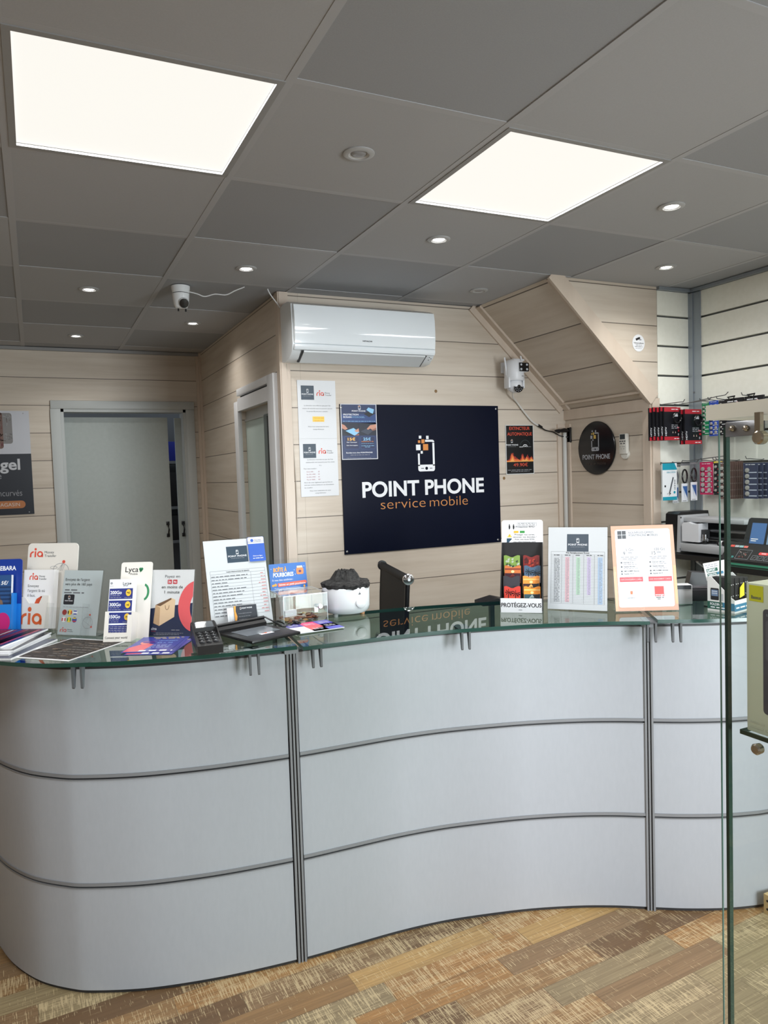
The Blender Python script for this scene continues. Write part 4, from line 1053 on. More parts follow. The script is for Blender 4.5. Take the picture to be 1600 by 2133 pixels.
for k, (dx, dy, a) in enumerate(((0, 0, 0), (.014, -.012, 3), (.006, -.026, -3))):
    q = MB(); c = Card(q, .148, .21, 148, 210, FLAT, .0009, base=M((60, 66, 150), .25))
    c.rect(0, 0, 148, 210, M((58, 64, 152), .25), 1); c.poly([(4, 150), (40, 90), (70, 110), (60, 200), (4, 206)][::-1], M((214, 84, 96), .3), 2); c.ell(36, 86, 16, 22, M((240, 140, 120), .3), 3); c.ell(44, 80, 20, 14, M((90, 40, 130), .3), 4)
    c.text('VENDREDI', 70, 66, 9, M((140, 190, 250), .3), 62, 'l', .01, 3); c.text('20 h 30', 74, 96, 10, M((140, 190, 250), .3), 50, 'l', .01, 3)
    for i in range(4): c.bars(66, 120 + i * 12, 130, 5, M((180, 200, 250), .3), 3)
    for i in range(3): c.rect(50 + i * 32, 188, 72 + i * 32, 202, WH, 3)
    c.bars(40, 16, 140, 9, M((226, 206, 110), .3), 3); c.bars(50, 30, 130, 8, M((226, 206, 110), .3), 3)
    o = q.build('flyer', None, (.232 + dx * 1, .704 + dy * 1, ZT + .0012 + .0011 * (2 - k)), rad(-26 + a))
    tag(o, ['topmost of the three purple flyers lying on the glass', 'middle one of the three purple flyers on the glass', 'lowest of the three purple flyers on the glass'][k], 'flyer', 'purple flyers fanned on the glass')

# --- card terminal
t = stand_at('card_terminal', 'black payment card terminal with a keypad, left of the signature pad', 'card terminal', (.472, .602), -4)
q = MB(); q.T = Matrix.Translation((0, 0, .0125)) @ Matrix.Rotation(rad(6), 4, 'X')
q.slabx([(-.085, .004), (-.085, .030), (.02, .038), (.085, .045), (.095, .036), (.095, .003), (0, .001)], -.037, .037, BLACK); q.build('body', t)
q = MB(); q.T = Matrix.Translation((0, 0, .0125)) @ Matrix.Rotation(rad(6), 4, 'X')
for s_ in (-1, 1): q.slabx([(-.083, .026), (.082, .040), (.08, .054), (.03, .052), (-.05, .033)], s_ * .036 - .002, s_ * .036 + .002, BLACK)
q.slabx([(.026, .036), (.078, .042), (.084, .055), (.030, .050)], -.036, .036, BLACK_MATT); q.build('hood', t)
q = MB(); q.T = Matrix.Translation((0, 0, .0125)) @ Matrix.Rotation(rad(6), 4, 'X'); q.slabx([(.030, .0505), (.078, .0548), (.078, .0555), (.030, .0512)], -.028, .028, M((70, 74, 78), .1)); q.build('screen', t)
for r in range(4):
    for k in range(3):
        q = MB(); q.T = Matrix.Translation((0, 0, .0125)) @ Matrix.Rotation(rad(6), 4, 'X'); q.box((-.020 + k * .020, .012 - r * .022, .0385 - r * .0017), (.015, .013, .004), M((34, 34, 36), .4), bev=.0015)
        c = Card(q, .006, .007, 6, 7, Matrix.Translation((-.023 + k * .020, .009 - r * .022, .0408 - r * .0017)) @ FLAT); 
        c.text(['1', '2', '3', '4', '5', '6', '7', '8', '9', 'X', '0', 'O'][r * 3 + k], 3, 6, 5, WH, None, 'c', .02); q.build('key', t)

# --- signature pad
t = stand_at('signature_pad', 'black signature pad with a grey screen in front of the price list', 'signature pad', (.664, .722), 18)
q = MB(); q.box((0, 0, .008), (.188, .225, .010), BLACK, bev=.003); q.slabx([(.085, .010), (.112, .010), (.112, .026), (.098, .030), (.085, .020)], -.094, .094, BLACK); q.build('body', t)
q = MB(); q.box((.0, .01, .0136), (.13, .095, .0012), M((118, 124, 130), .12)); q.build('screen', t)
q = MB(); c = Card(q, .05, .028, 50, 28, Matrix.Translation((-.02, -.055, .0136)) @ FLAT, .0004, base=WH); c.bars(10, 10, 40, 5, CO, 2); c.bars(8, 20, 42, 5, CO, 2); c.ell(25, 14, 5, 4, M((236, 140, 90), .5), 2, 12); q.build('sticker', t)
q = MB(); q.tube([(-.094, .100, .034), (.094, .100, .034)], [.005, .006], BLACK, 10); q.build('stylus', t)
P_ = [(.098, .10, .034), (.112, .07, .02), (.116, .03, .010), (.128, .02, .006), (.142, .05, .01), (.13, .072, .018), (.118, .055, .012), (.14, .02, .006), (.165, .03, .008), (.185, .04, .012), (.19, .022, .008), (.172, .018, .012), (.178, .046, .014), (.196, .036, .008), (.185, .012, .006), (.168, .03, .010)]
q = MB(); q.tube(smooth_path(P_), .0028, BLACK, 7); q.build('tether_cord', t)

# --- white price list with its pocket
LT = lean(16)
t = stand_at('acrylic_stand', 'tall clear stand with the white price list and small blue card', 'display stand', (.550, .887), 1, 'clear counter displays', 1.03)
q = MB(); c = Card(q, .213, .302, 525, 740, LT @ Matrix.Translation((0, -.001, .003)), .0008, base=PAPER)
logo_box(c, 190, 60, 372, 200, M((44, 66, 84), .5))
rows = 14; y0, y1 = 262, 646
for i in range(rows + 1):
    y = y0 + (y1 - y0) * i / rows; c.line(32, y, 506, y, 1.4, GREYTXT, 1)
for x in (32, 506): c.line(x, y0, x, y1, 1.4, GREYTXT, 1)
c.line(378, y0 + 27, 378, y1, 1.4, GREYTXT, 1)
c.text('TARIFS PRESTATIONS DE SERVICE', 268, y0 + 20, 11, INK, 200, 'c', .01)
LN = ['Diagnostic (Perte de réparation gratuit) de à l\'heure', 'Diagnostic Panne désoxydation et Frais dépannage sur tablette', 'Réparation tablet de à l\'heure', 'Pose vitre & film', 'Forfait mobile', 'Nettoyage soft & écran', 'Changement modèle', 'Changement batterie (iPhone, téléphone...)', 'Démontage simple (récupération)', 'Formatage mobile, Mac & PC', 'Support de données', 'Transfert de données', 'Déverrouillage code', 'Récupération']
r_ = random.Random(2)
for i in range(1, rows):
    y = y0 + (y1 - y0) * (i + 1) / rows; c.bars(38, y - 5, 38 + r_.uniform(120, 320), 10, GREYTXT, 2, i); c.bars(462 if i % 4 else 440, y - 8, 502, 10, M((206, 130, 130), .6), 2, i)
c.text('Prix en', 400, 705, 12, INK, 48); q.build('sheet', t)
q = MB(); acrylic_sheet(q, LT @ Matrix.Translation((-.004, -.0045, 0)), .221, .310); acrylic_sheet(q, LT @ Matrix.Translation((-.004, .0015, 0)), .221, .310); q.box((.107, .05, .0015), (.22, .10, .003), ACRYL); q.build('sleeve', t)
q = MB(); acrylic_sheet(q, LT @ Matrix.Translation((.055, -.030, 0)), .10, .045); q.T = LT; q.box((.056, -.018, .025), (.003, .024, .05), ACRYL); q.box((.154, -.018, .025), (.003, .024, .05), ACRYL); q.build('pocket', t)
R0, L0 = t.rotation_euler.copy(), t.location.copy()
q = MB(); QB = M((46, 92, 186), .4)
c = Card(q, .059, .087, 150, 215, LT @ Matrix.Translation((.154, -.0062, .221)), .0008, base=QB, radius=.004)
c.rrect(2, 2, 148, 56, 10, WH, 1); c.rect(2, 30, 148, 60, WH, 1); c.ell(40, 30, 14, 14, QB, 2, 20); c.text('Assurance', 60, 32, 12, M((60, 70, 120), .5), 62, 'l', .01); c.bars(62, 42, 120, 5, FAINT, 2)
c.text('Devis en ligne', 78, 172, 10, WH, 84, 'c', .01, 2); c.bars(34, 190, 126, 8, WH, 2)
o = q.build('advert_card', None); o.location = L0; o.rotation_euler = R0; o.scale = (1.03, 1.03, 1.03); tag(o, 'small blue card with white top on the price list\'s upper right corner', 'card')
q = MB(); c = Card(q, .052, .062, 170, 220, LT @ Matrix.Translation((.051, -.024, .004)), .004, base=WH); c.bars(40, 150, 120, 5, GREYTXT, 2); c.line(20, 185, 120, 160, 3, GREYTXT, 2)
o = q.build('business_card', None); o.location = L0; o.rotation_euler = R0; o.scale = (1.03, 1.03, 1.03); tag(o, 'white business card upright in the price list\'s small pocket', 'business card')
q = MB(); c = Card(q, .078, .062, 260, 210, LT @ Matrix.Translation((.074, -.0275, .008)), .003, base=M((26, 32, 44), .4)); c.poly([(0, 0), (24, 0), (16, 60), (30, 120), (14, 210), (0, 210)][::-1], M((232, 160, 60), .5), 1)
logo(c, 66, 18, .12, simple_=True); c.text('POINT PHONE', 88, 40, 16, WH, 120, 'l', .015)
for i in range(3): c.bars(46, 92 + i * 34, 200 - i * 20, 7, FAINT, 2)
o = q.build('business_card', None); o.location = L0; o.rotation_euler = R0; o.scale = (1.03, 1.03, 1.03); tag(o, 'dark business cards with orange edge in the price list\'s small pocket', 'business card')

# --- clear tip box with coins
t = stand_at('tip_box', 'clear acrylic tip box holding coins, with a small lock', 'tip box', (.785, .813), 0)
BW, BD, BH = .163, .165, .102
q = MB()
q.box((BW / 2, .0015, BH / 2), (BW, .003, BH), ACRYL); q.box((BW / 2, BD - .0015, BH / 2), (BW, .003, BH), ACRYL)
q.box((.0015, BD / 2, BH / 2), (.003, BD - .006, BH), ACRYL); q.box((BW - .0015, BD / 2, BH / 2), (.003, BD - .006, BH), ACRYL); q.box((BW / 2, BD / 2, .0015), (BW - .006, BD - .006, .003), ACRYL); q.box((BW / 2, BD / 2, BH + .0015), (BW, BD, .003), ACRYL)
for (a, b_) in (((0, 0), (0, 0)), ((BW, 0), (BW, 0)), ((0, BD), (0, BD)), ((BW, BD), (BW, BD))): q.box((a[0], a[1], BH / 2), (.0016, .0016, BH), ACRYL_EDGE)
for y in (0, BD): q.box((BW / 2, y, BH + .0015), (BW, .0016, .0034), ACRYL_EDGE)
for x in (0, BW): q.box((x, BD / 2, BH + .0015), (.0016, BD, .0034), ACRYL_EDGE)
q.build('clear_case', t)
q = MB(); q.T = Matrix.Translation((BW - .025, .0, .055)); q.lathe([(.009, 0), (.009, -.010), (.007, -.012)], CHROME, 20, 'Y', (0, .012, 0)); q.lathe([(.006, .012), (.006, .03)], CHROME, 14, 'Y'); q.box((-.008, .028, -.008), (.014, .003, .03), CHROME); q.build('lock', t)
q = MB(); acrylic_sheet(q, lean(10, (-.002, BD + .002, BH + .003)) @ Matrix.Rotation(rad(6), 4, 'Z'), .172, .112); q.build('sign_holder', t)
q = MB(); BB = M((52, 112, 190), .4); c = Card(q, .150, .096, 330, 215, lean(10, (.004, BD - .003, BH + .002)) @ Matrix.Rotation(rad(6), 4, 'Z'), .0008, base=BB, radius=.003); YO = M((250, 172, 64), .5)
c.text('BOÎTE À', 36, 66, 34, YO, 118, 'l', .03, 2, .1); c.text('POURBOIRES', 30, 108, 34, WH, 182, 'l', .03, 2, .1); c.text('Si vous êtes satisfait(e) :', 20, 142, 15, WH, 186, 'l', .005)
c.poly([(64, 162), (318, 152), (326, 168), (316, 182), (70, 192)][::-1], M((232, 104, 80), .5), 1); c.text('laissez un petit pourboire', 76, 182, 17, WH, 236, 'l', .015, 2, .15); c.poly([(14, 172), (44, 166), (44, 158), (60, 174), (44, 190), (44, 182), (16, 188)][::-1], YO, 2)
c.text('Promis, ça part dans la bonne humeur', 36, 208, 10, WH, 230, 'l'); c.rrect(240, 44, 304, 100, 12, M((238, 140, 84), .5), 2); c.rrect(246, 28, 298, 46, 6, M((236, 206, 190), .5), 2); c.ell(272, 74, 13, 11, M((90, 60, 110), .5), 3, 16); c.ell(300, 200, 9, 9, YO, 3, 14)
for x, y in ((222, 60), (312, 34), (228, 96), (18, 40)): c.ell(x, y, 3, 3, WH, 2, 8)
q.build('sign_card', t)
r_ = random.Random(11)
CO1, CO2, CO3 = M((150, 88, 58), .35, .8), M((196, 156, 84), .35, .8), M((122, 74, 52), .4, .8)
def coin_mesh(m):
    q = MB(); q.lathe([(.0005, 0), (.0095, 0), (.0100, .0003), (.0100, .0014), (.0095, .0017), (.0005, .0017)], m, 18, cap=False); return q
coins = []
for m in (CO1, CO2, CO3):
    o = coin_mesh(m).build('coin'); coins.append(o)
Rz = Matrix.Rotation(0, 4, 'Z')
for k in range(48):
    src = coins[k % 3]; o = src if k < 3 else src.copy()
    if k >= 3: COL.objects.link(o)
    lay = k // 20
    x = r_.uniform(.018, BW - .018) * (1 if lay == 0 else .62) + (0 if lay == 0 else .055); y = r_.uniform(.018, BD - .018)
    if lay: x = min(x, BW - .018)
    p = Rz @ Vector((x, y, 0))
    o.location = (t.location.x + p.x, t.location.y + p.y, ZT + .0034 + .0052 * lay + r_.uniform(0, .002) + .0018); o.rotation_euler = (r_.uniform(-.18, .18), r_.uniform(-.18, .18), r_.uniform(0, 3))
    tag(o, ['brown copper coin lying in the heap inside the clear tip box', 'yellowish brass coin lying in the heap inside the clear tip box', 'dark copper coin lying in the heap inside the clear tip box'][k % 3], 'coin', ['copper coins in the tip box', 'brass coins in the tip box', 'dark copper coins in the tip box'][k % 3])
# folded receipt and small upright card inside the box
q = MB(); q.T = Matrix.Rotation(0, 4, 'Z'); q.box((.045, .07, .03), (.05, .012, .022), PAPER, .3); o = q.build('folded_note', None, (.785, .813, ZT)); tag(o, 'white folded note lying on the coins in the tip box', 'note')

# --- coloured cards flat on the glass
t = stand_at('plan_card', 'flat card in purple, pink and orange lying before the tip box', 'card', (.790, .655), 3)
q = MB(); c = Card(q, .165, .152, 165, 152, FLAT, .003, base=WH)
for x0, y0, x1, y1, col in ((0, 0, 55, 60, (86, 80, 168)), (55, 0, 110, 152, (232, 70, 130)), (110, 0, 165, 110, (92, 88, 190)), (55, 76, 110, 152, (240, 130, 60)), (110, 60, 165, 152, (96, 96, 200))): c.rect(x0, y0, x1, y1, M(col, .3), 1)
c.poly([(55, 60), (110, 60), (110, 100), (55, 130)][::-1], M((236, 90, 100), .3), 2)
for x0, y0 in ((64, 30), (120, 24), (120, 80), (64, 110), (8, 24)):
    for i in range(3): c.bars(x0, y0 + i * 10, x0 + 36, 5, WH, 3, i)
q.T = Matrix.Identity(4); o = q.build('printed_card', t, (0, 0, .003)) if False else None
bpy.data.objects.remove(t)
q2 = q.build('plan_card', None, (.785, .652, ZT + .0052), rad(3)); tag(q2, 'flat card in purple, pink and orange lying before the tip box', 'card')

# --- volcano humidifier
t = stand_at('humidifier', 'white drum humidifier with a black volcano top', 'humidifier', (1.046, .874), 5, None, 1.07); t.location.z += .0022
q = MB(); q.lathe([(.05, .012), (.070, .014), (.078, .022), (.0815, .036), (.082, .098), (.080, .102), (.074, .102)], WHITE_GLOSS, 40); q.build('tank', t)
for a in (200, 340, 90):
    q = MB(); q.lathe([(.008, 0), (.009, .014)], M((200, 200, 200), .5) if a != 340 else M((240, 170, 120), .3), 12, c=(.055 * cos(rad(a)), .055 * sin(rad(a)), 0)); q.build('foot', t)
q = MB(); q.lathe([(.018, 0), (.018, -.008), (.015, -.010), (.0005, -.010)], M((236, 238, 240), .2), 24, 'Y', (.012, -.080, .052)); q.lathe([(.023, .004), (.023, -.001), (.019, -.001)], M((206, 208, 210), .3), 24, 'Y', (.012, -.080, .052), cap=False); q.build('dial', t)
q = MB(); c = Card(q, .012, .014, 12, 14, Matrix.Translation((.004, -.0826, .078))); c.poly([(1, 12), (6, 4), (11, 12)], GREYTXT, 2); c.line(6, 1, 6, 4, 1, GREYTXT, 2); q.build('volcano_mark', t)
r_ = random.Random(4); ROCK = mat_speckle('black_lava_rock', (16, 16, 17), (64, 63, 62), 90, .9, .6)
rows = []
SEGV = 36
prof_ = [(.074, .096), (.082, .099), (.0835, .112), (.076, .118), (.060, .120), (.050, .123), (.042, .136), (.034, .151), (.029, .156), (.020, .152), (.004, .147)]
ph = [r_.uniform(0, 6.3) for _ in range(6)]
for i, (rr, z) in enumerate(prof_):
    ring = []
    for k in range(SEGV):
        a = 2 * pi * k / SEGV; w = .0035 * sin(7 * a + ph[0]) + .003 * sin(13 * a + ph[1] + i) + r_.uniform(-.0025, .0025)
        if i in (0,): w = 0
        ring.append(((rr + w) * cos(a), (rr + w) * sin(a), z + (r_.uniform(-.003, .004) if i > 0 else 0)))
    rows.append(ring)
q = MB(); q.grid(rows, ROCK, False, close=True); q.raw(rows[-1], [tuple(range(SEGV))], ROCK); q.build('volcano_top', t)

# --- card sleeve display
LT = lean(12)
t = stand_at('sleeve_display', 'black and white counter display box reading PROTÉGEZ-VOUS', 'display box', (1.540, .597), -40)
DW = .152
q = MB(); old = q.T; q.T = LT @ Matrix.Translation((0, .0, 0))
q.T = Matrix.Identity(4)
q.box((DW / 2, .0015, .026), (DW, .003, .052), WHITE); c = Card(q, DW, .052, 340, 108, Matrix.Translation((0, -.0002, 0))); c.text('PROTÉGEZ-VOUS', 10, 66, 33, INK, 322, 'l', .012); c.bars(150, 88, 182, 6, GREYTXT, 2); q.build('front_lip', t)
q = MB()
bp = lambda z: .075 + z * .20
for x in (.0012, DW - .0012): q.slabx([(0, 0), (bp(0), 0), (bp(.245), .245), (bp(.245) - .012, .245), (.0, .055)], x - .0012, x + .0012, BLACK_MATT)
q.slabx([(bp(0) - .003, 0), (bp(0), 0), (bp(.245), .245), (bp(.245) - .003, .245)], .0024, DW - .0024, BLACK_MATT); q.box((DW / 2, bp(0) / 2, .0015), (DW - .005, bp(0) - .006, .003), BLACK_MATT)
q.build('tray', t)
HT = Matrix.Translation((-.001, bp(.232), .232)) @ Matrix.Rotation(rad(-11), 4, 'X')
q = MB(); c = Card(q, DW + .002, .098, 900, 600, HT, .002, base=WHITE, radius=.010)
c.text('Protection RFID', 310, 180, 44, INK, 410, 'l', .004); c.outline(345, 60, 760, 140, 5, GREYTXT, 1); c.bars(360, 84, 740, 18, GREYTXT, 2); c.bars(360, 116, 730, 18, GREYTXT, 2)
for x in (170, 262): c.ell(x, 108, 12, 14, INK, 2, 10); c.poly([(x - 14, 122), (x + 14, 122), (x + 22, 165), (x + 8, 215), (x - 10, 215), (x - 16, 170)][::-1], INK, 2)
for x, col in ((130, (226, 206, 214)), (265, (226, 168, 60)), (400, (60, 140, 70)), (540, (220, 222, 226)), (660, (226, 228, 230))): c.rect(x, 250, x + 105, 305, M(col, .5), 1)
c.poly([(120, 400), (175, 315), (230, 400)], YO, 1); c.poly([(136, 392), (175, 330), (214, 392)], M((250, 206, 80), .5), 2); c.rect(170, 345, 180, 375, INK, 3); c.rect(170, 380, 180, 388, INK, 3)
c.rect(110, 425, 220, 530, M((40, 70, 90), .4), 1); c.poly([(150, 530), (220, 450), (220, 530)][::-1], WH, 2)
for i, (s, x, w) in enumerate((('Protéger vos cartes,', 285, 440), ('sécuriser vos données !', 250, 510), ('Avec nos étuis RFID,', 285, 440), ('vos informations sont', 255, 490), ('à l\'abri !', 420, 180))): c.text(s, x, 355 + i * 55, 34, INK, w, 'l', .004)
q.build('header', t)
ART = [[(120, 150, 70), (60, 76, 50), (170, 180, 160)], [(120, 30, 26), (176, 60, 40), (70, 20, 24)], [(196, 110, 60), (60, 30, 40), (120, 50, 46)], [(70, 96, 120), (40, 44, 44), (200, 170, 150)], [(60, 58, 64), (70, 68, 74), (52, 50, 56)], [(236, 150, 70), (70, 50, 50), (250, 190, 110)], [(200, 66, 56), (30, 20, 24), (216, 84, 66)], [(240, 150, 60), (60, 90, 100), (250, 200, 120)]]
SL = ['upper left card sleeve with green leaves', 'upper right card sleeve, dark red', 'second left card sleeve with a sunset field', 'second right card sleeve with grey palms', 'third left card sleeve, plain dark grey', 'third right card sleeve with an orange sunset bay', 'lowest left card sleeve, red with black palms', 'lowest right card sleeve with bright sunset over water']
TW = Matrix.Translation(t.location) @ Matrix.Rotation(t.rotation_euler[2], 4, 'Z')
for k in range(8):
    r, s_ = k // 2, k % 2
    x0 = .008 + s_ * .072; z0 = .135 - r * .036; y0 = .066 + .2 * (z0 - .02) * .5 - r * .009
    y0 = .086 - r * .0195
    q = MB(); q.T = TW @ Matrix.Translation((x0 + (0.004 if r % 2 else 0), y0, z0)) @ Matrix.Rotation(rad(-12), 4, 'X')
    top = [(0, .064), (.008, .0655), (.018, .062), (.026, .058), (.034, .058), (.042, .062), (.052, .0655), (.060, .064)]
    a_, b_, c_ = (M(v, .25) for v in ART[k])
    q.slab([(0, 0), (.060, 0)] + top[::-1], 0, .002, a_, ACRYL_EDGE)
    c = Card(q, .06, .066, 60, 66); rr_ = random.Random(k + 30)
    if k in (2, 5, 7):
        c.rect(1, 30, 59, 65, b_, 1); c.ell(30, 24, 6, 5, M((255, 226, 150), .4), 2, 16); c.rect(1, 12, 59, 17, c_, 1)
        for i in range(6): c.line(30, 32, 4 + i * 10.4, 64, 1.6, c_ if k != 7 else M((180, 200, 200), .4), 2)
        if k != 2: c.poly([(34, 34), (58, 28), (58, 42), (38, 44)][::-1], M((34, 40, 46), .4), 3)
    elif k in (3, 6):
        c.rect(1, 40, 59, 65, c_, 1)
        for px, py in ((18, 22), (44, 26)):
            c.line(px, py, px - 4, 62, 2.4, b_, 3)
            for i in range(9): a = rad(20 + 320 * i / 8); c.poly([(px, py), (px + 16 * cos(a) + 2, py - 12 * sin(a)), (px + 13 * cos(a), py - 12 * sin(a) + 4)], b_, 3); c.poly([(px, py), (px + 13 * cos(a), py - 12 * sin(a) + 4), (px + 16 * cos(a) + 2, py - 12 * sin(a))], b_, 3)
    elif k in (0, 1):
        for i in range(26):
            x, y = rr_.uniform(2, 50), rr_.uniform(12, 56); c.poly([(x, y), (x + 8, y - 4), (x + 9, y + 2), (x + 3, y + 6)][::-1], b_ if i % 2 else c_, 2 + i % 3)
    o = q.build('card_sleeve'); tag(o, SL[k] + ' in the counter display box', 'card sleeve', 'card sleeves in the display box')

# --- screen price list and orange offers, two clear stands side by side
LT = lean(10)
t = stand_at('acrylic_stand', 'clear stand with white price table with pastel columns', 'display stand', (1.713, .543), -48, 'clear counter displays')
q = MB(); c = Card(q, .212, .302, 460, 660, LT @ Matrix.Translation((0, -.001, .003)), .0008, base=PAPER)
logo_box(c, 148, 55, 316, 195, M((82, 92, 104), .5))
c.text('Prix Remplacement Écrans', 232, 212, 13, INK, 180, 'c', .012)
y0, y1, n = 196, 612, 34
for i in range(n + 1):
    if i in (1,): continue
    y = y0 + (y1 - y0) * i / n; c.line(24, y, 440, y, 1.1, GREYTXT, 3)
for x in (24, 108, 196, 280, 362, 440): c.line(x, y0 + (24 if 24 < x < 440 else 0), x, y1, 1.1, GREYTXT, 3)
for x0, x1, col, ye in ((136, 168, (240, 196, 204), 600), (222, 252, (198, 230, 204), 540), (306, 334, (220, 204, 236), 540), (388, 424, (190, 212, 240), 610)):
    c.rect(x0, 240, x1, ye, M(col, .6), 1)
    for i in range(4, 33):
        y = y0 + (y1 - y0) * (i + .7) / n
        if y < ye: c.bars(x0 + 8, y, x1 - 4, 6, FAINT, 2, i)
for i in range(4, 33): c.bars(48, y0 + (y1 - y0) * (i + .7) / n, 92, 6, GREYTXT, 2, i)
for x in (46, 132, 216, 300, 384): c.bars(x, 226, x + 44, 7, INK, 2)
q.build('sheet', t)
q = MB(); acrylic_sheet(q, LT @ Matrix.Translation((-.004, -.0045, 0)), .220, .310); acrylic_sheet(q, LT @ Matrix.Translation((-.004, .0015, 0)), .220, .310); q.box((.106, .03, .0015), (.21, .05, .003), ACRYL); q.build('sleeve', t)

t = stand_at('acrylic_stand', 'clear stand with orange bordered mobile offers sheet at the right', 'display stand', (1.875, .364), -27.5, 'clear counter displays')
q = MB(); PE = M((232, 178, 152), .5); c = Card(q, .222, .306, 500, 690, LT @ Matrix.Translation((0, -.001, .003)), .0008, base=PE)
c.rect(0, 330, 22, 690, M((234, 194, 158), .5), 1); c.rect(478, 330, 500, 640, M((242, 196, 150), .5), 1); c.rrect(30, 30, 470, 660, 18, M((232, 233, 238), .5), 2)
c.rect(50, 42, 118, 106, M((84, 86, 90), .5), 3); c.line(50, 74, 118, 74, 3, WH, 4); c.line(84, 42, 84, 106, 3, WH, 4)
c.text('NOUVELLES OFFRES', 140, 66, 17, GREYTXT, 200, 'l', .01, 3); c.text('POINTPHONE MOBILES', 140, 88, 17, GREYTXT, 234, 'l', .01, 3)
DKP = M((204, 84, 92), .5)
for x0, pr, gb in ((46, '9', '5 Go'), (276, '15', '100 Go')):
    x1 = x0 + 186; c.outline(x0, 160, x1, 418, 1.6, FAINT, 3); c.text(gb, x0 + 62, 206, 22, GREYTXT, None, 'l', 0, 3); c.text(pr, x0 + 40, 240, 30, GREYTXT, None, 'l', 0, 3); c.text(',99€', x0 + 76, 230, 16, GREYTXT, None, 'l', 0, 3)
    c.bars(x0 + 20, 258, x1 - 28, 9, FAINT, 3); c.bars(x0 + 34, 272, x1 - 40, 9, FAINT, 3); c.line(x0 + 34, 284, x1 - 46, 284, 2, GREYTXT, 3)
    for i, s in enumerate(('Internet %s' % gb, 'Appels illimités', 'SMS & MMS illimités', 'Appels Wi-Fi')):
        y = 304 + (0, 34, 70, 92)[i]; c.ell(x0 + 22, y - 4, 7, 7, GREYTXT, 3, 12); c.text(s, x0 + 38, y, 11, INK, None, 'l', .012, 3)
        if i < 2: c.bars(x0 + 38, y + 12, x1 - 34, 7, FAINT, 3)
    c.rect(x0, 418, x1, 456, DKP, 3); c.text('AVEC ENGAGEMENT 12 MOIS', x0 + 8, 443, 12, M((244, 190, 190), .5), 168, 'l', .01, 4)
c.rrect(110, 512, 146, 566, 8, WH, 3); c.rect(124, 530, 144, 556, M((236, 120, 80), .5), 4); c.text('CARTE SIM 10 €', 128, 590, 8, INK, 66, 'c', .01, 3)
c.rect(318, 496, 392, 576, M((226, 74, 70), .5), 3); c.text('orange', 355, 570, 14, WH, 66, 'c', .02, 4); c.bars(326, 588, 388, 9, INK, 3); c.bars(336, 600, 376, 8, INK, 3)
q.build('sheet', t)
q = MB(); acrylic_sheet(q, LT @ Matrix.Translation((-.004, -.0045, 0)), .230, .314); acrylic_sheet(q, LT @ Matrix.Translation((-.004, .0015, 0)), .230, .314); q.box((.111, .03, .0015), (.22, .05, .003), ACRYL); q.build('sleeve', t)

# --- office chair behind the counter
t = thing('office_chair', 'black office chair with chrome end caps behind the counter', 'chair', (1.30, 1.42, 0), rad(-103 + 90))
# local frame: the backrest runs along local y, the sitter looks towards -x
BK = mat_speckle('black_chair_fabric', (16, 16, 17), (24, 24, 25), 200, .7, .1)
q = MB(); rows = []
for z in [.52 + .62 * i / 10 for i in range(11)]:
    xx = .18 - .03 * sin((z - .52) * 3) + (z - .52) * .06
    rows.append([(xx, -.25, z), (xx, .25, z)])
for r in rows: pass
q.grid(rows, BK, True); q.grid([[(x + .018, y, z) for x, y, z in r][::-1] for r in rows], BK, True); q.build('backrest', t)
xt = rows[-1][0][0] + .008
q = MB(); q.tube([(xt, -.255, 1.142), (xt, .255, 1.142)], .018, BK, 14); q.build('top_rail', t)
for s_ in (-1, 1):
    q = MB(); q.tube([(r[0][0] + .008, s_ * .252, r[0][2]) for r in rows], .011, M((40, 40, 42), .25, .6), 10); q.build('side_rail', t)
    q = MB(); q.lathe([(.024, 0), (.024, .012 * s_), (.017, .017 * s_)], CHROME, 22, 'Y', (xt, s_ * .256, 1.142)); q.lathe([(.011, .016 * s_), (.006, .021 * s_)], STEEL, 14, 'Y', (xt, s_ * .256, 1.142)); q.build('end_cap', t)
    q = MB(); q.tube(smooth_path([(.17, s_ * .27, .80), (.12, s_ * .29, .74), (-.10, s_ * .29, .72), (-.16, s_ * .28, .66), (-.12, s_ * .26, .50)]), .014, CHROME, 10); q.build('armrest', t)
q = MB(); q.box((-.06, 0, .475), (.48, .50, .05), BK, bev=.02); q.build('seat', t)
q = MB(); q.tube([(-.02, 0, .10), (-.02, 0, .45)], [.03, .022], CHROME, 14); q.build('stem', t)
for k in range(5):
    a = 2 * pi * k / 5 + .3; q = MB(); q.tube([(-.02, 0, .12), (-.02 + .3 * cos(a), .3 * sin(a), .075)], [.02, .014], CHROME, 10); lg = q.build('leg', t)
    q = MB(); q.lathe([(.027, -.012), (.027, .012)], BLACK, 16, 'X', (-.02 + .3 * cos(a), .3 * sin(a), .0275)); q.box((-.02 + .3 * cos(a), .3 * sin(a), .062), (.022, .022, .02), BLACK); q.build('caster', lg)
# a low dark screen hood showing over the glass edge
t = thing('desk_stand', 'dark flat stand top peeking over the far edge of the middle glass top', 'stand', (1.80, 1.05, .7455), rad(-12))
q = MB(); q.slab([(-.07, .272), (.07, .272), (.07, .284), (.0, .300), (-.07, .284)], -.08, .02, BLACK); q.build('top_plate', t)
q = MB(); q.box((0, .0, .137), (.02, .02, .27), STEEL); q.build('stem', t)
q = MB(); q.box((0, .02, .006), (.16, .12, .012), BLACK); q.build('foot', t)
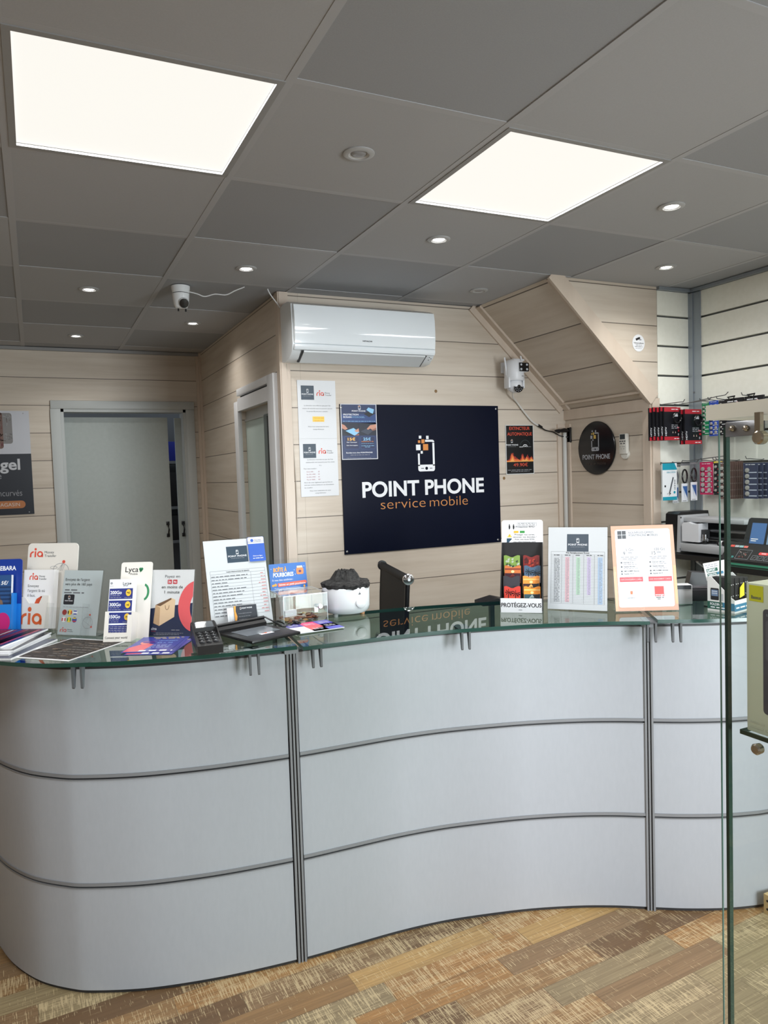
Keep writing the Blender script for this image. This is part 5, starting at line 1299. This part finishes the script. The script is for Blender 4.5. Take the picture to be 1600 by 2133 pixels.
# ------------------------------------------------------------------ right corner: shelf, machines, hanging stock
SHZ = 1.155
t = thing('wall_shelf', 'black wall shelf along the slatted right wall under the plotter', 'shelf', (0, 0, 0))
q = MB(); q.box((3.005, .62, SHZ - .012), (.33, 1.12, .024), M((18, 18, 20), .25)); q.build('board', t)
q = MB(); q.box((2.75, .40, SHZ - .012), (.19, .46, .024), M((18, 18, 20), .25)); q.build('front_board', t)
for y in (.22, .92):
    q = MB(); q.slab([(3.165, SHZ - .024), (3.165, SHZ - .20), (3.15, SHZ - .20), (2.9, SHZ - .04), (2.9, SHZ - .024)], y - .008, y + .008, STEEL); q.build('bracket', t)

PLG = M((176, 178, 180), .4); PLW = M((224, 226, 230), .35); PLD = M((52, 54, 56), .4)
t = thing('cutting_plotter', 'grey cutting plotter with black end cover and white carriage on the wall shelf', 'plotter', (2.875, .66, SHZ), pi / 2)
# local x runs along the wall (0 = near end, towards +x = far), local y = -depth from the wall side
t.rotation_euler = (0, 0, pi / 2)
q = MB()
q.box((.18, -.13, .030), (.36, .25, .040), PLG, bev=.004); q.box((.16, -.16, .052), (.32, .18, .006), PLD); q.build('base', t)
q = MB(); q.box((.18, -.10, .165), (.36, .14, .022), PLG, bev=.004); q.box((.18, -.16, .110), (.36, .02, .10), PLD); q.build('beam', t)
q = MB(); q.tube([(0, -.09, .112), (.345, -.09, .112)], .010, STEEL, 10); q.tube([(0, -.075, .078), (.345, -.075, .078)], .006, PLD, 10); q.build('rail', t)
q = MB(); q.T = Matrix.Rotation(0, 4, 'Z'); q.slabx([(.0, .004), (-.01, .185), (-.20, .185), (-.25, .004)], .345, .362, PLG); q.build('end_frame', t)
for y, z in ((-.012, .175), (-.006, .02)):
    q = MB(); q.lathe([(.004, 0), (.004, .002)], PLD, 10, 'X', (.343, y, z)); q.build('screw', t)
q = MB(); q.slabx([(.0, .010), (-.012, .190), (-.03, .2), (-.22, .2), (-.26, .01)], .362, .44, BLACK); q.build('end_cover', t)
q = MB(); pts = [(.235, .060), (.335, .060), (.335, .142), (.325, .152), (.300, .155), (.275, .147), (.250, .145), (.235, .150)]; q.slab(pts, -.072, -.008, PLW)
q.build('carriage', t)
q = MB(); q.lathe([(.011, 0), (.011, .03)], CHROME, 14, c=(.218, -.03, .068)); q.box((.222, -.04, .10), (.022, .03, .04), PLD); q.lathe([(.012, .0), (.012, .01)], BLACK, 14, c=(.218, -.03, .058)); q.build('blade_holder', t)
q = MB(); q.lathe([(.012, -.02), (.012, .02)], BLACK, 14, 'X', (.12, -.03, .062)); q.lathe([(.0125, -.008), (.0125, .008)], WHITE, 14, 'X', (.12, -.03, .062)); q.build('pinch_roller', t)

t = thing('film_cutter', 'black film cutting machine with a lit tablet screen on the wall shelf', 'machine', (2.70, .62, SHZ), -pi / 2)
# local x runs towards the camera along the wall, local y away from the viewer
q = MB(); q.slabx([(0, 0), (0, .022), (.06, .082), (.08, .088), (.15, .088), (.15, 0)], 0, .30, BLACK_MATT); q.build('body', t)
q = MB(); q.T = Matrix.Translation((.0, .0025, .0245)) @ Matrix.Rotation(rad(-45), 4, 'X')
c = Card(q, .30, .082, 300, 82)
for i, col in enumerate(((226, 90, 80), (180, 182, 186), (150, 190, 190), (226, 120, 110))): c.rect(14 + i * 22, 4, 34 + i * 22, 15, M(col, .4), 1)
c.outline(70, 26, 132, 76, 1.5, FAINT, 2); r_ = random.Random(8)
for i in range(16): x, y = r_.uniform(84, 118), r_.uniform(34, 66); c.line(x, y, x + r_.uniform(-12, 12), y + r_.uniform(-8, 8), 1.6, M(r_.choice(((214, 110, 100), (226, 200, 190), (120, 120, 124))), .4), 3)
c.rrect(168, 32, 214, 46, 6, M((236, 80, 80), .4), 2); c.text('WiFi', 191, 42, 7, WH, 22, 'c', .02, 3)
for i in range(3): c.outline(146 + i * 30, 52, 170 + i * 30, 74, 1.5, FAINT, 2); c.line(152 + i * 30, 68, 164 + i * 30, 58, 1.5, FAINT, 2)
c.text('CHATI', 20, 74, 10, M((90, 200, 196), .4), 40, 'l', .02, 2); q.build('control_panel', t)
q = MB(); q.T = Matrix.Translation((.055, .075, .080)) @ Matrix.Rotation(rad(-16), 4, 'X'); q.slab([(0, 0), (.26, 0), (.26, .115), (.25, .122), (.018, .122), (.008, .115)], 0, .014, M((40, 44, 46), .25)); q.build('tablet', t)
q = MB(); q.T = Matrix.Translation((.055, .075, .080)) @ Matrix.Rotation(rad(-16), 4, 'X'); c = Card(q, .26, .122, 260, 122); SB = M((70, 104, 150), .2, emit=.35); c.rect(30, 22, 100, 112, SB, 1); c.rect(112, 22, 200, 112, M((120, 140, 160), .2, emit=.3), 1); c.rect(36, 90, 70, 94, WH, 2); c.rect(36, 98, 62, 102, WH, 2)
for i in range(12): x, y = r_.uniform(116, 180), r_.uniform(30, 100); c.line(x, y, x + r_.uniform(-14, 14), y + r_.uniform(-14, 14), 2, M((190, 204, 214), .3), 2)
q.build('screen', t)
q = MB(); q.box((.15, .02, .006), (.30, .05, .008), M((70, 150, 120), .3)); q.T = Matrix.Identity(4); q.build('green_strip', t)

# carton of folding stands on the right glass top
t = thing('display_carton', 'white carton printed with tablets holding folding stands on the right glass top', 'carton', (2.180, .118, ZT), rad(12))
CT = M((222, 222, 220), .5); GT = M((36, 86, 72), .5); GB2 = M((60, 120, 150), .5)
q = MB(); CW2, CD = .15, .098
side = [(0, 0), (CD, 0), (CD, .118), (.085, .122), (.01, .052), (0, .046)]
for x in (.001, CW2 - .001): q.slabx(side, x - .001, x + .001, CT)
q.box((CW2 / 2, .001, .022), (CW2 - .004, .002, .044), CT); q.box((CW2 / 2, CD - .001, .06), (CW2 - .004, .002, .12), CT); q.box((CW2 / 2, CD / 2, .001), (CW2 - .004, CD - .004, .002), CT)
c = Card(q, CD, .12, 98, 120, Matrix.Translation((-.0002, CD, 0)) @ Matrix.Rotation(-pi / 2, 4, 'Z')); c.rect(0, 86, 56, 112, GT, 1); c.rect(56, 86, 98, 112, GB2, 1); c.text('FOLDING', 10, 99, 9, WH, 44, 'l', .02); c.bars(12, 107, 82, 6, WH, 2)
c.rrect(12, 38, 42, 80, 3, INK, 1); c.rect(15, 44, 39, 66, M((110, 130, 160), .4), 2)
for i in range(8): c.rect(17 + (i % 4) * 5.4, 48 + (i // 4) * 7, 20 + (i % 4) * 5.4, 51 + (i // 4) * 7, WH, 3)
c.rrect(46, 56, 58, 80, 2, M((180, 184, 188), .4), 1); c = Card(q, CW2, .044, 150, 44, Matrix.Translation((0, -.0002, 0))); c.rect(0, 14, 150, 38, GB2, 1); c.bars(10, 28, 120, 8, WH, 2); q.build('box', t)
q = MB(); q.T = Matrix.Translation((.0, CD + .0005, .105)) @ Matrix.Rotation(rad(-14), 4, 'X'); c = Card(q, CW2, .062, 150, 62, th=.0015, base=CT); c.rect(10, 22, 86, 34, GT, 1); c.rect(10, 38, 76, 50, GT, 1); c.rect(76, 38, 120, 50, GB2, 1); c.text('SUPPORT', 14, 32, 8, WH, 56, 'l', .02); c.text('TABLETTE', 14, 48, 8, WH, 56, 'l', .02); c.bars(6, 10, 96, 5, FAINT, 2); c.bars(16, 17, 90, 5, FAINT, 2); q.build('header', t)
TW = Matrix.Translation(t.location) @ Matrix.Rotation(rad(12), 4, 'Z')
for k in range(4):
    q = MB(); q.T = TW; x = .022 + k * .033
    q.box((x, .052, .062), (.026, .066, .118 - .006 * k), BLACK_MATT, bev=.003)
    o = q.build('folding_stand')
    for dy in (-.012, .012):
        for dz in (.02, -.02):
            p = MB(); p.T = TW; p.lathe([(.0025, 0), (.0015, -.0012)], CHROME, 8, 'Y', (x + dy * .5, .0188, .075 + dz)); p.build('rivet', o)
    tag(o, ['black folding stand at the left end of the white carton', 'black folding stand, second from the left in the white carton', 'black folding stand, third from the left in the white carton', 'black folding stand at the right end of the white carton'][k], 'stand', 'folding stands in the carton')
q = MB(); q.T = TW; q.slab([(.060, .046), (.092, .052), (.090, .098), (.062, .082)], .012, .0135, M((226, 214, 50), .45)); tag(q.build('price_tag'), 'yellow tag stuck in front of the black folding stands', 'tag')

# small machines behind the orange sheet
t = thing('receipt_printer', 'low dark printer on the right glass top behind the white carton', 'printer', (2.30, .395, ZT), rad(-32))
q = MB(); q.box((0, 0, .024), (.17, .12, .044), M((44, 44, 48), .35), bev=.004); q.build('base', t)
q = MB(); q.box((0, -.01, .0485), (.15, .08, .005), M((70, 70, 74), .25), bev=.002); q.build('lid', t)
q = MB(); q.T = Matrix.Translation((2.43, .50, ZT)) @ Matrix.Rotation(rad(-30), 4, 'Z'); q.slab([(-.04, 0), (.045, 0), (.04, .078), (-.022, .082)], 0, .05, BLACK); tag(q.build('cable_box'), 'black wedge shaped box standing behind the low dark printer', 'box')
q = MB(); q.T = Matrix.Translation((2.186, .352, ZT)) @ Matrix.Rotation(rad(-30), 4, 'Z'); q.box((0, 0, .038), (.06, .05, .072), WHITE, bev=.003); q.box((0, -.0255, .066), (.05, .002, .014), M((40, 44, 50), .3)); tag(q.build('label_maker'), 'small white device with dark top peeking past the orange sheet', 'device')
for k in range(3):
    q = MB(); q.box((0, 0, .0015), (.15, .105, .003), PAPER); tag(q.build('paper_sheet', None, (2.475 + .010 * k, .385 - .008 * k, ZT + .0001 + .0032 * k), rad(-30 + 7 * k)), ['lowest of the white papers lying behind the dark printer', 'middle one of the white papers lying behind the dark printer', 'topmost of the white papers lying behind the dark printer'][k], 'paper', 'papers behind the dark printer')
# ---- hanging stock
def hook(x0, y0, z0, x1, y1, z1, label, group='wire hooks on the slatted walls'):
    a, b_ = Vector((x0, y0, z0)), Vector((x1, y1, z1)); d = b_ - a
    q = MB(); q.tube([a, a + d * .12 + Vector((0, 0, -.004)), a + d * .8, b_, b_ + d * .06 + Vector((0, 0, .012))], .0022, M((120, 122, 124), .3, .8), 6)
    tag(q.build('wire_hook'), label, 'hook', group)
hook(2.95, YR, 1.905, 2.95, YR - .16, 1.90, 'wire hook holding the left bunch of red cable packs')
hook(3.06, YR, 1.905, 3.06, YR - .22, 1.905, 'wire hook holding the front pair of red cable packs')
hook(3.115, YR, 1.91, 3.115, YR - .27, 1.925, 'empty long wire hook above the red cable packs')
hook(2.955, YR, 1.605, 2.955, YR - .14, 1.60, 'wire hook holding the teal stylus pack')
hook(3.04, YR, 1.605, 3.04, YR - .16, 1.60, 'wire hook holding the clear cable packs')
hook(3.12, YR, 1.61, 3.12, YR - .26, 1.625, 'empty long wire hook above the clear cable packs')
DR = M((176, 40, 52), .35); PKB = M((24, 24, 28), .3)
def cable_pack(x, y, z, w, h, label, full):
    t = thing('cable_pack', label, 'cable pack', (x, y, z), 0, 'red and black cable packs')
    q = MB(); c = Card(q, w, h, 100, 150, Matrix.Translation((-w / 2, 0, 0)), .009, base=PKB)
    c.rect(0, 0, 100, 20, DR, 1); c.rect(0, 134, 100, 150, DR, 1); c.bars(44, 10, 92, 5, WH, 2); c.bars(60, 144, 92, 5, WH, 2); c.rect(60, 28, 84, 42, M((210, 212, 216), .5), 2)
    for i in range(3): c.bars(44, 82 + i * 7, 84, 5, FAINT, 2)
    c.rect(78, 90, 96, 96, M((200, 120, 130), .5), 2); c.rect(84, 102, 96, 112, DR, 2)
    for x_ in (52, 68): c.poly([(x_ - 3, 118), (x_, 108), (x_ + 3, 118)], M((190, 170, 160), .4), 2)
    c.ell(86, 124, 4, 6, FAINT, 2, 10)
    oldT = c.T; c.T = oldT @ Matrix.Translation((.022, 0, .01)) @ Matrix.Rotation(rad(-90), 4, 'Y'); c.W, c.H, c.pw, c.ph = .1, .03, 100, 30; c.text('HDTV', 12, 24, 11, WH, 44, 'l', .01, 3)
    q.build('card', t)
    if full:
        q = MB(); 
        for k in range(2): q.tube([(w * .18 + .026 * cos(a) , -.012 - .003 * k, h * .68 + .026 * sin(a)) for a in [2 * pi * i / 18 for i in range(19)]], .004, BLACK, 6)
        q.build('coiled_cable', t)
for k in range(5): cable_pack(2.955 - .012 * (4 - k), 1.165 - .0125 * k, 1.715 + .003 * (k % 2), .112, .165, ['rearmost red cable pack on the left hook', 'second red cable pack from the wall on the left hook', 'middle red cable pack on the left hook', 'fourth red cable pack from the wall on the left hook', 'foremost red cable pack on the left hook'][k], k == 4)
for k in range(2): cable_pack(3.062 - .006 * (1 - k), 1.10 - .02 * k, 1.692, .118, .176, ['rear red cable pack of the pair hanging lower beside the corner post', 'front red cable pack of the pair hanging lower beside the corner post'][k], k == 1)
TE = M((24, 150, 172), .4)
q = MB(); c = Card(q, .098, .188, 100, 190, Matrix.Translation((-.049, 0, 0)), .008, base=M((226, 230, 232), .45))
c.rect(0, 0, 100, 34, TE, 1); c.rect(0, 172, 100, 190, TE, 1); c.poly([(100, 0), (84, 0), (100, 28)][::-1], WH, 2); c.text('USB-C DOCK', 92, 50, 8, TE, 64, 'r', .01); c.line(46, 156, 74, 72, 9, M((90, 94, 100), .3), 2); c.poly([(42, 168), (50, 152), (58, 154)], INK, 3); c.bars(14, 104, 24, 12, GREYTXT, 2); c.rect(12, 112, 22, 122, INK, 2); c.ell(82, 150, 7, 7, TE, 2)
for i in range(6): c.rect(80, 86 + i * 9, 90, 90 + i * 9, GREYTXT, 2)
c.text('TOUCH', 30, 160, 8, GREYTXT, 10, 'l'); tag(q.build('stylus_pack', None, (2.948, 1.13, 1.410)), 'white and teal stylus pack hanging under the red packs', 'stylus pack')
for k in range(3):
    t = thing('clear_cable_pack', ['rear clear pack with a grey cable by the corner post', 'middle clear pack with blue triangle label by the corner post', 'front clear pack with a coiled black cable by the corner post'][k], 'cable pack', (3.022 + .032 * k, 1.165 - .03 * k, 1.388 + .006 * k), 0, 'clear cable packs')
    q = MB(); q.box((.0, 0, .10), (.062, .014, .20), ACRYL); q.box((0, -.0072, .196), (.062, .001, .012), M((120, 122, 124), .4)); q.build('clear_bag', t)
    q = MB(); c = Card(q, .044, .094, 44, 94, Matrix.Translation((-.024, -.006, .004)), .003, base=WH); c.poly([(6, 14), (38, 14), (38, 76)][::-1], M((52, 96, 160), .4), 1); c.poly([(6, 14), (20, 44), (22, 84)], M((190, 206, 224), .4), 2); c.bars(6, 90, 34, 6, FAINT, 2); q.build('label_card', t)
    q = MB(); q.tube([(.004 + .017 * cos(a), 0, .135 + .034 * sin(a)) for a in [2 * pi * i / 16 for i in range(17)]], .0045, BLACK if k else M((120, 124, 128), .4), 6); q.build('coiled_cable', t)

# packs of button cells on the right wall, facing into the shop: local x runs towards the camera
def cell_pack(x, y0, z0, w, h, base, rows, colm, label, name='button_cell_pack', group='button cell packs on the right wall', stripe=None, cells=True, top=None):
    t = thing(name, label, 'battery pack', (x, y0, z0), -pi / 2, group)
    q = MB(); c = Card(q, w, h, 100, 100 * h / w, None, .003, base=base); ph = c.ph
    c.rect(0, 0, 100, 16, top or base, 1); c.bars(16, 12, 84, 6, WH, 2)
    if stripe: 
        for i in range(rows): y = 34 + (ph - 40) * i / rows; c.rect(8 if colm == 1 else 40, y + (ph - 40) / rows * .62, 94, y + (ph - 40) / rows * .78, stripe, 2); c.rect(4, y + (ph - 40) / rows * .62, 38, y + (ph - 40) / rows * .78, INK, 3)
    q.build('card', t)
    if cells:
        for i in range(rows):
            for k in range(colm):
                q = MB(); q.lathe([(w * .14, 0), (w * .14, -.004), (w * .10, -.0052), (.0005, -.0052)], M((196, 194, 188), .3, .5), 14, 'Y', (w * ((k + .5) / colm if colm > 1 else .3), -.0005, h * (1 - (34 + (ph - 40) * (i + .32) / rows) / ph))); q.build('cell', t)
hk = 0
for y, z, L, lab in ((1.05, 1.905, .10, 'wire hook holding the green battery pack'), (1.0, 1.905, .10, 'wire hook holding the blue battery pack'), (.95, 1.905, .10, 'wire hook holding the black battery pack'), (1.046, 1.605, .10, 'wire hook holding the pink battery pack'), (.975, 1.605, .10, 'wire hook holding the black and yellow battery pack'), (.904, 1.605, .16, 'wire hook holding the brown battery packs'), (.77, 1.605, .12, 'wire hook holding the navy battery packs'), (.79, 1.905, .12, 'wire hook holding the dark accessory packs')):
    hook(XR, y, z, XR - L, y, z + .003, lab)
STW = M((226, 228, 232), .4)
cell_pack(3.115, 1.072, 1.735, .044, .163, M((36, 140, 92), .4), 7, 1, 'green button cell pack at the left end of the upper row', stripe=STW)
cell_pack(3.112, 1.025, 1.728, .054, .175, M((44, 80, 184), .4), 7, 2, 'blue button cell pack beside the green one in the upper row', stripe=STW)
cell_pack(3.115, .966, 1.728, .036, .174, M((26, 28, 34), .4), 7, 1, 'black button cell pack beside the blue one in the upper row', stripe=STW)
cell_pack(3.112, 1.086, 1.433, .079, .165, M((206, 40, 96), .4), 5, 2, 'pink button cell pack at the left end of the lower row', stripe=STW)
cell_pack(3.114, 1.002, 1.432, .052, .168, M((26, 26, 28), .4), 5, 2, 'black and yellow button cell pack beside the pink one', stripe=M((176, 40, 46), .4), top=M((240, 214, 40), .4))
for k in range(8):
    cell_pack(3.072 + .0125 * k, .936, 1.415, .066, .182, M((112, 88, 82), .45), 5, 1, 'brown button cell pack, ' + ['front', 'second', 'third', 'fourth', 'fifth', 'sixth', 'seventh', 'rearmost'][k] + ' of the stack in the lower row', stripe=M((206, 196, 190), .4), cells=(k == 0))
for k in range(3):
    cell_pack(3.09 + .025 * k, .812 - .004 * k, 1.418, .078 + .004 * k, .17, M((54, 62, 88), .45), 5, 1, 'navy button cell pack, ' + ['front one', 'middle one', 'rear one'][k] + ' on the hook beside the brown stack', stripe=M((196, 204, 220), .4), cells=(k == 0), top=M((54, 62, 88), .45))
for k, (y0, w, lab) in enumerate(((.925, .10, 'black glossy accessory pack above the display header'), (.815, .10, 'dark accessory pack at the right end of the upper row'))):
    q = MB(); c = Card(q, w, .175, 100, 175, None, .012, base=PKB); c.rect(10, 30, 90, 140, M((60, 62, 70), .2), 1); c.poly([(10, 60), (90, 30), (90, 60), (10, 100)][::-1], M((130, 134, 142), .2), 2); c.bars(14, 16, 70, 8, WH, 2); c.ell(70, 26, 7, 9, M((230, 190, 196), .4), 2)
    tag(q.build('accessory_pack', None, (3.105, y0, 1.728), -pi / 2), lab, 'accessory pack', 'dark accessory packs')
    q = MB(); q.tube([(3.10, y0 - w * .5, 1.895), (3.10, y0 - w * .6, 1.912), (3.10, y0 - w * .2, 1.910), (3.10, y0 - w * .35, 1.895)], .004, BLACK, 6); tag(q.build('carry_loop'), ['black loop on top of the glossy accessory pack', 'black loop on top of the right end accessory pack'][k], 'loop')

# ------------------------------------------------------------------ glass display case in the foreground
GX = 1.28; GY = -.597
t = thing('display_case', 'tall glass display case with a cream header in the right foreground', 'display case', (0, 0, 0))
HC = M((226, 222, 206), .45)
q = MB(); q.box((GX + .16, -1.10, 1.697), (.32, 1.09, .030), HC); q.build('header', t)
q = MB(); q.box((GX + .16, -1.10, .04), (.32, 1.09, .08), HC); q.build('plinth', t)
def pane(name, x, y0, y1, z0, z1, th=.010):
    q = MB(); q.box((x + th / 2, (y0 + y1) / 2, (z0 + z1) / 2), (th, y1 - y0, z1 - z0), GLASS_CLEAR)
    return q.build(name, t)
p_ = pane('glass_pane', GX, -1.30, GY, .08, 1.665)
q = MB(); q.box((GX + .005, GY - .004, .872), (.0104, .007, 1.586), EDGE_DARK); q.build('dark_edge', p_)
q = MB(); q.box((GX + .005, GY + .014, .872), (.003, .002, 1.586), M((96, 128, 120), .2)); q.build('polished_edge', p_)
pane('side_pane', GX + .31, -1.64, GY, .08, 1.665)
for i, (y, z) in enumerate(((-.626, 1.6605), (-.657, 1.659))):
    q = MB(); q.lathe([(.006, 0), (.0065, -.010), (.004, -.014), (.0005, -.015)], M((170, 160, 146), .2, .9), 18, 'X', (GX - .0005, y, z)); q.build('clamp_knob', t)
q = MB(); q.box((GX - .004, -.645, 1.659), (.006, .075, .030), M((140, 140, 142), .3, .8), bev=.002); q.build('clamp_plate', t)
q = MB(); q.box((GX - .012, -.688, 1.662), (.010, .012, .05), M((150, 138, 122), .25, .9)); q.lathe([(.013, 0), (.013, -.014), (.010, -.017), (.0005, -.0175)], M((176, 164, 146), .2, .9), 24, 'X', (GX - .004, -.690, 1.639)); q.build('roller', t)
q = MB(); q.box((GX + .16, -1.13, 1.046), (.29, 1.02, .008), GLASS_CLEAR); q.box((GX + .0175, -1.13, 1.046), (.004, 1.022, .0085), EDGE_DARK); q.box((GX + .16, -.619, 1.046), (.286, .003, .0085), EDGE_DARK); q.build('glass_shelf', t)
q = MB(); q.lathe([(.010, 0), (.011, -.012), (.008, -.016), (.0005, -.0165)], M((176, 166, 150), .2, .9), 20, 'X', (GX, -.677, 1.033)); q.build('standoff', t)
BXC = M((226, 224, 200), .5)
t = thing('product_box', 'cream carton with a yellow label on the glass shelf of the display case', 'carton', (GX + .025, -.628, 1.0505), -pi / 2)
q = MB(); q.box((.13, .06, .151), (.26, .12, .302), BXC, bev=.002); q.slab([(.075, .302), (.185, .302), (.185, .345), (.17, .36), (.09, .36), (.075, .345)], .059, .061, BXC)
c = Card(q, .26, .302, 260, 302, Matrix.Translation((0, -.0002, 0))); c.rect(7, 4, 39, 36, M((236, 226, 40), .45), 1); c.text('Baseus', 12, 31, 7, GREYTXT, 22, 'l', .02); c.bars(8, 282, 40, 5, M((206, 204, 182), .5), 2); c.bars(8, 292, 60, 6, M((206, 204, 182), .5), 2)
DG = M((84, 78, 88), .4); c.rrect(38, 48, 150, 258, 8, DG, 1); c.rrect(44, 70, 150, 150, 6, M((104, 98, 108), .4), 2); c.text('BASEUS', 46, 62, 5, FAINT, 20, 'l', .01, 3); q.build('box', t)
q = MB(); q.box((2.30, .06, .035), (.05, .05, .07), M((196, 168, 120), .5)); 
for z in (.02, .05): q.lathe([(.004, 0), (.004, -.002)], INK, 8, 'X', (2.275, .07, z))
tag(q.build('wooden_block'), 'small pale wooden block on the floor at the right edge', 'block')
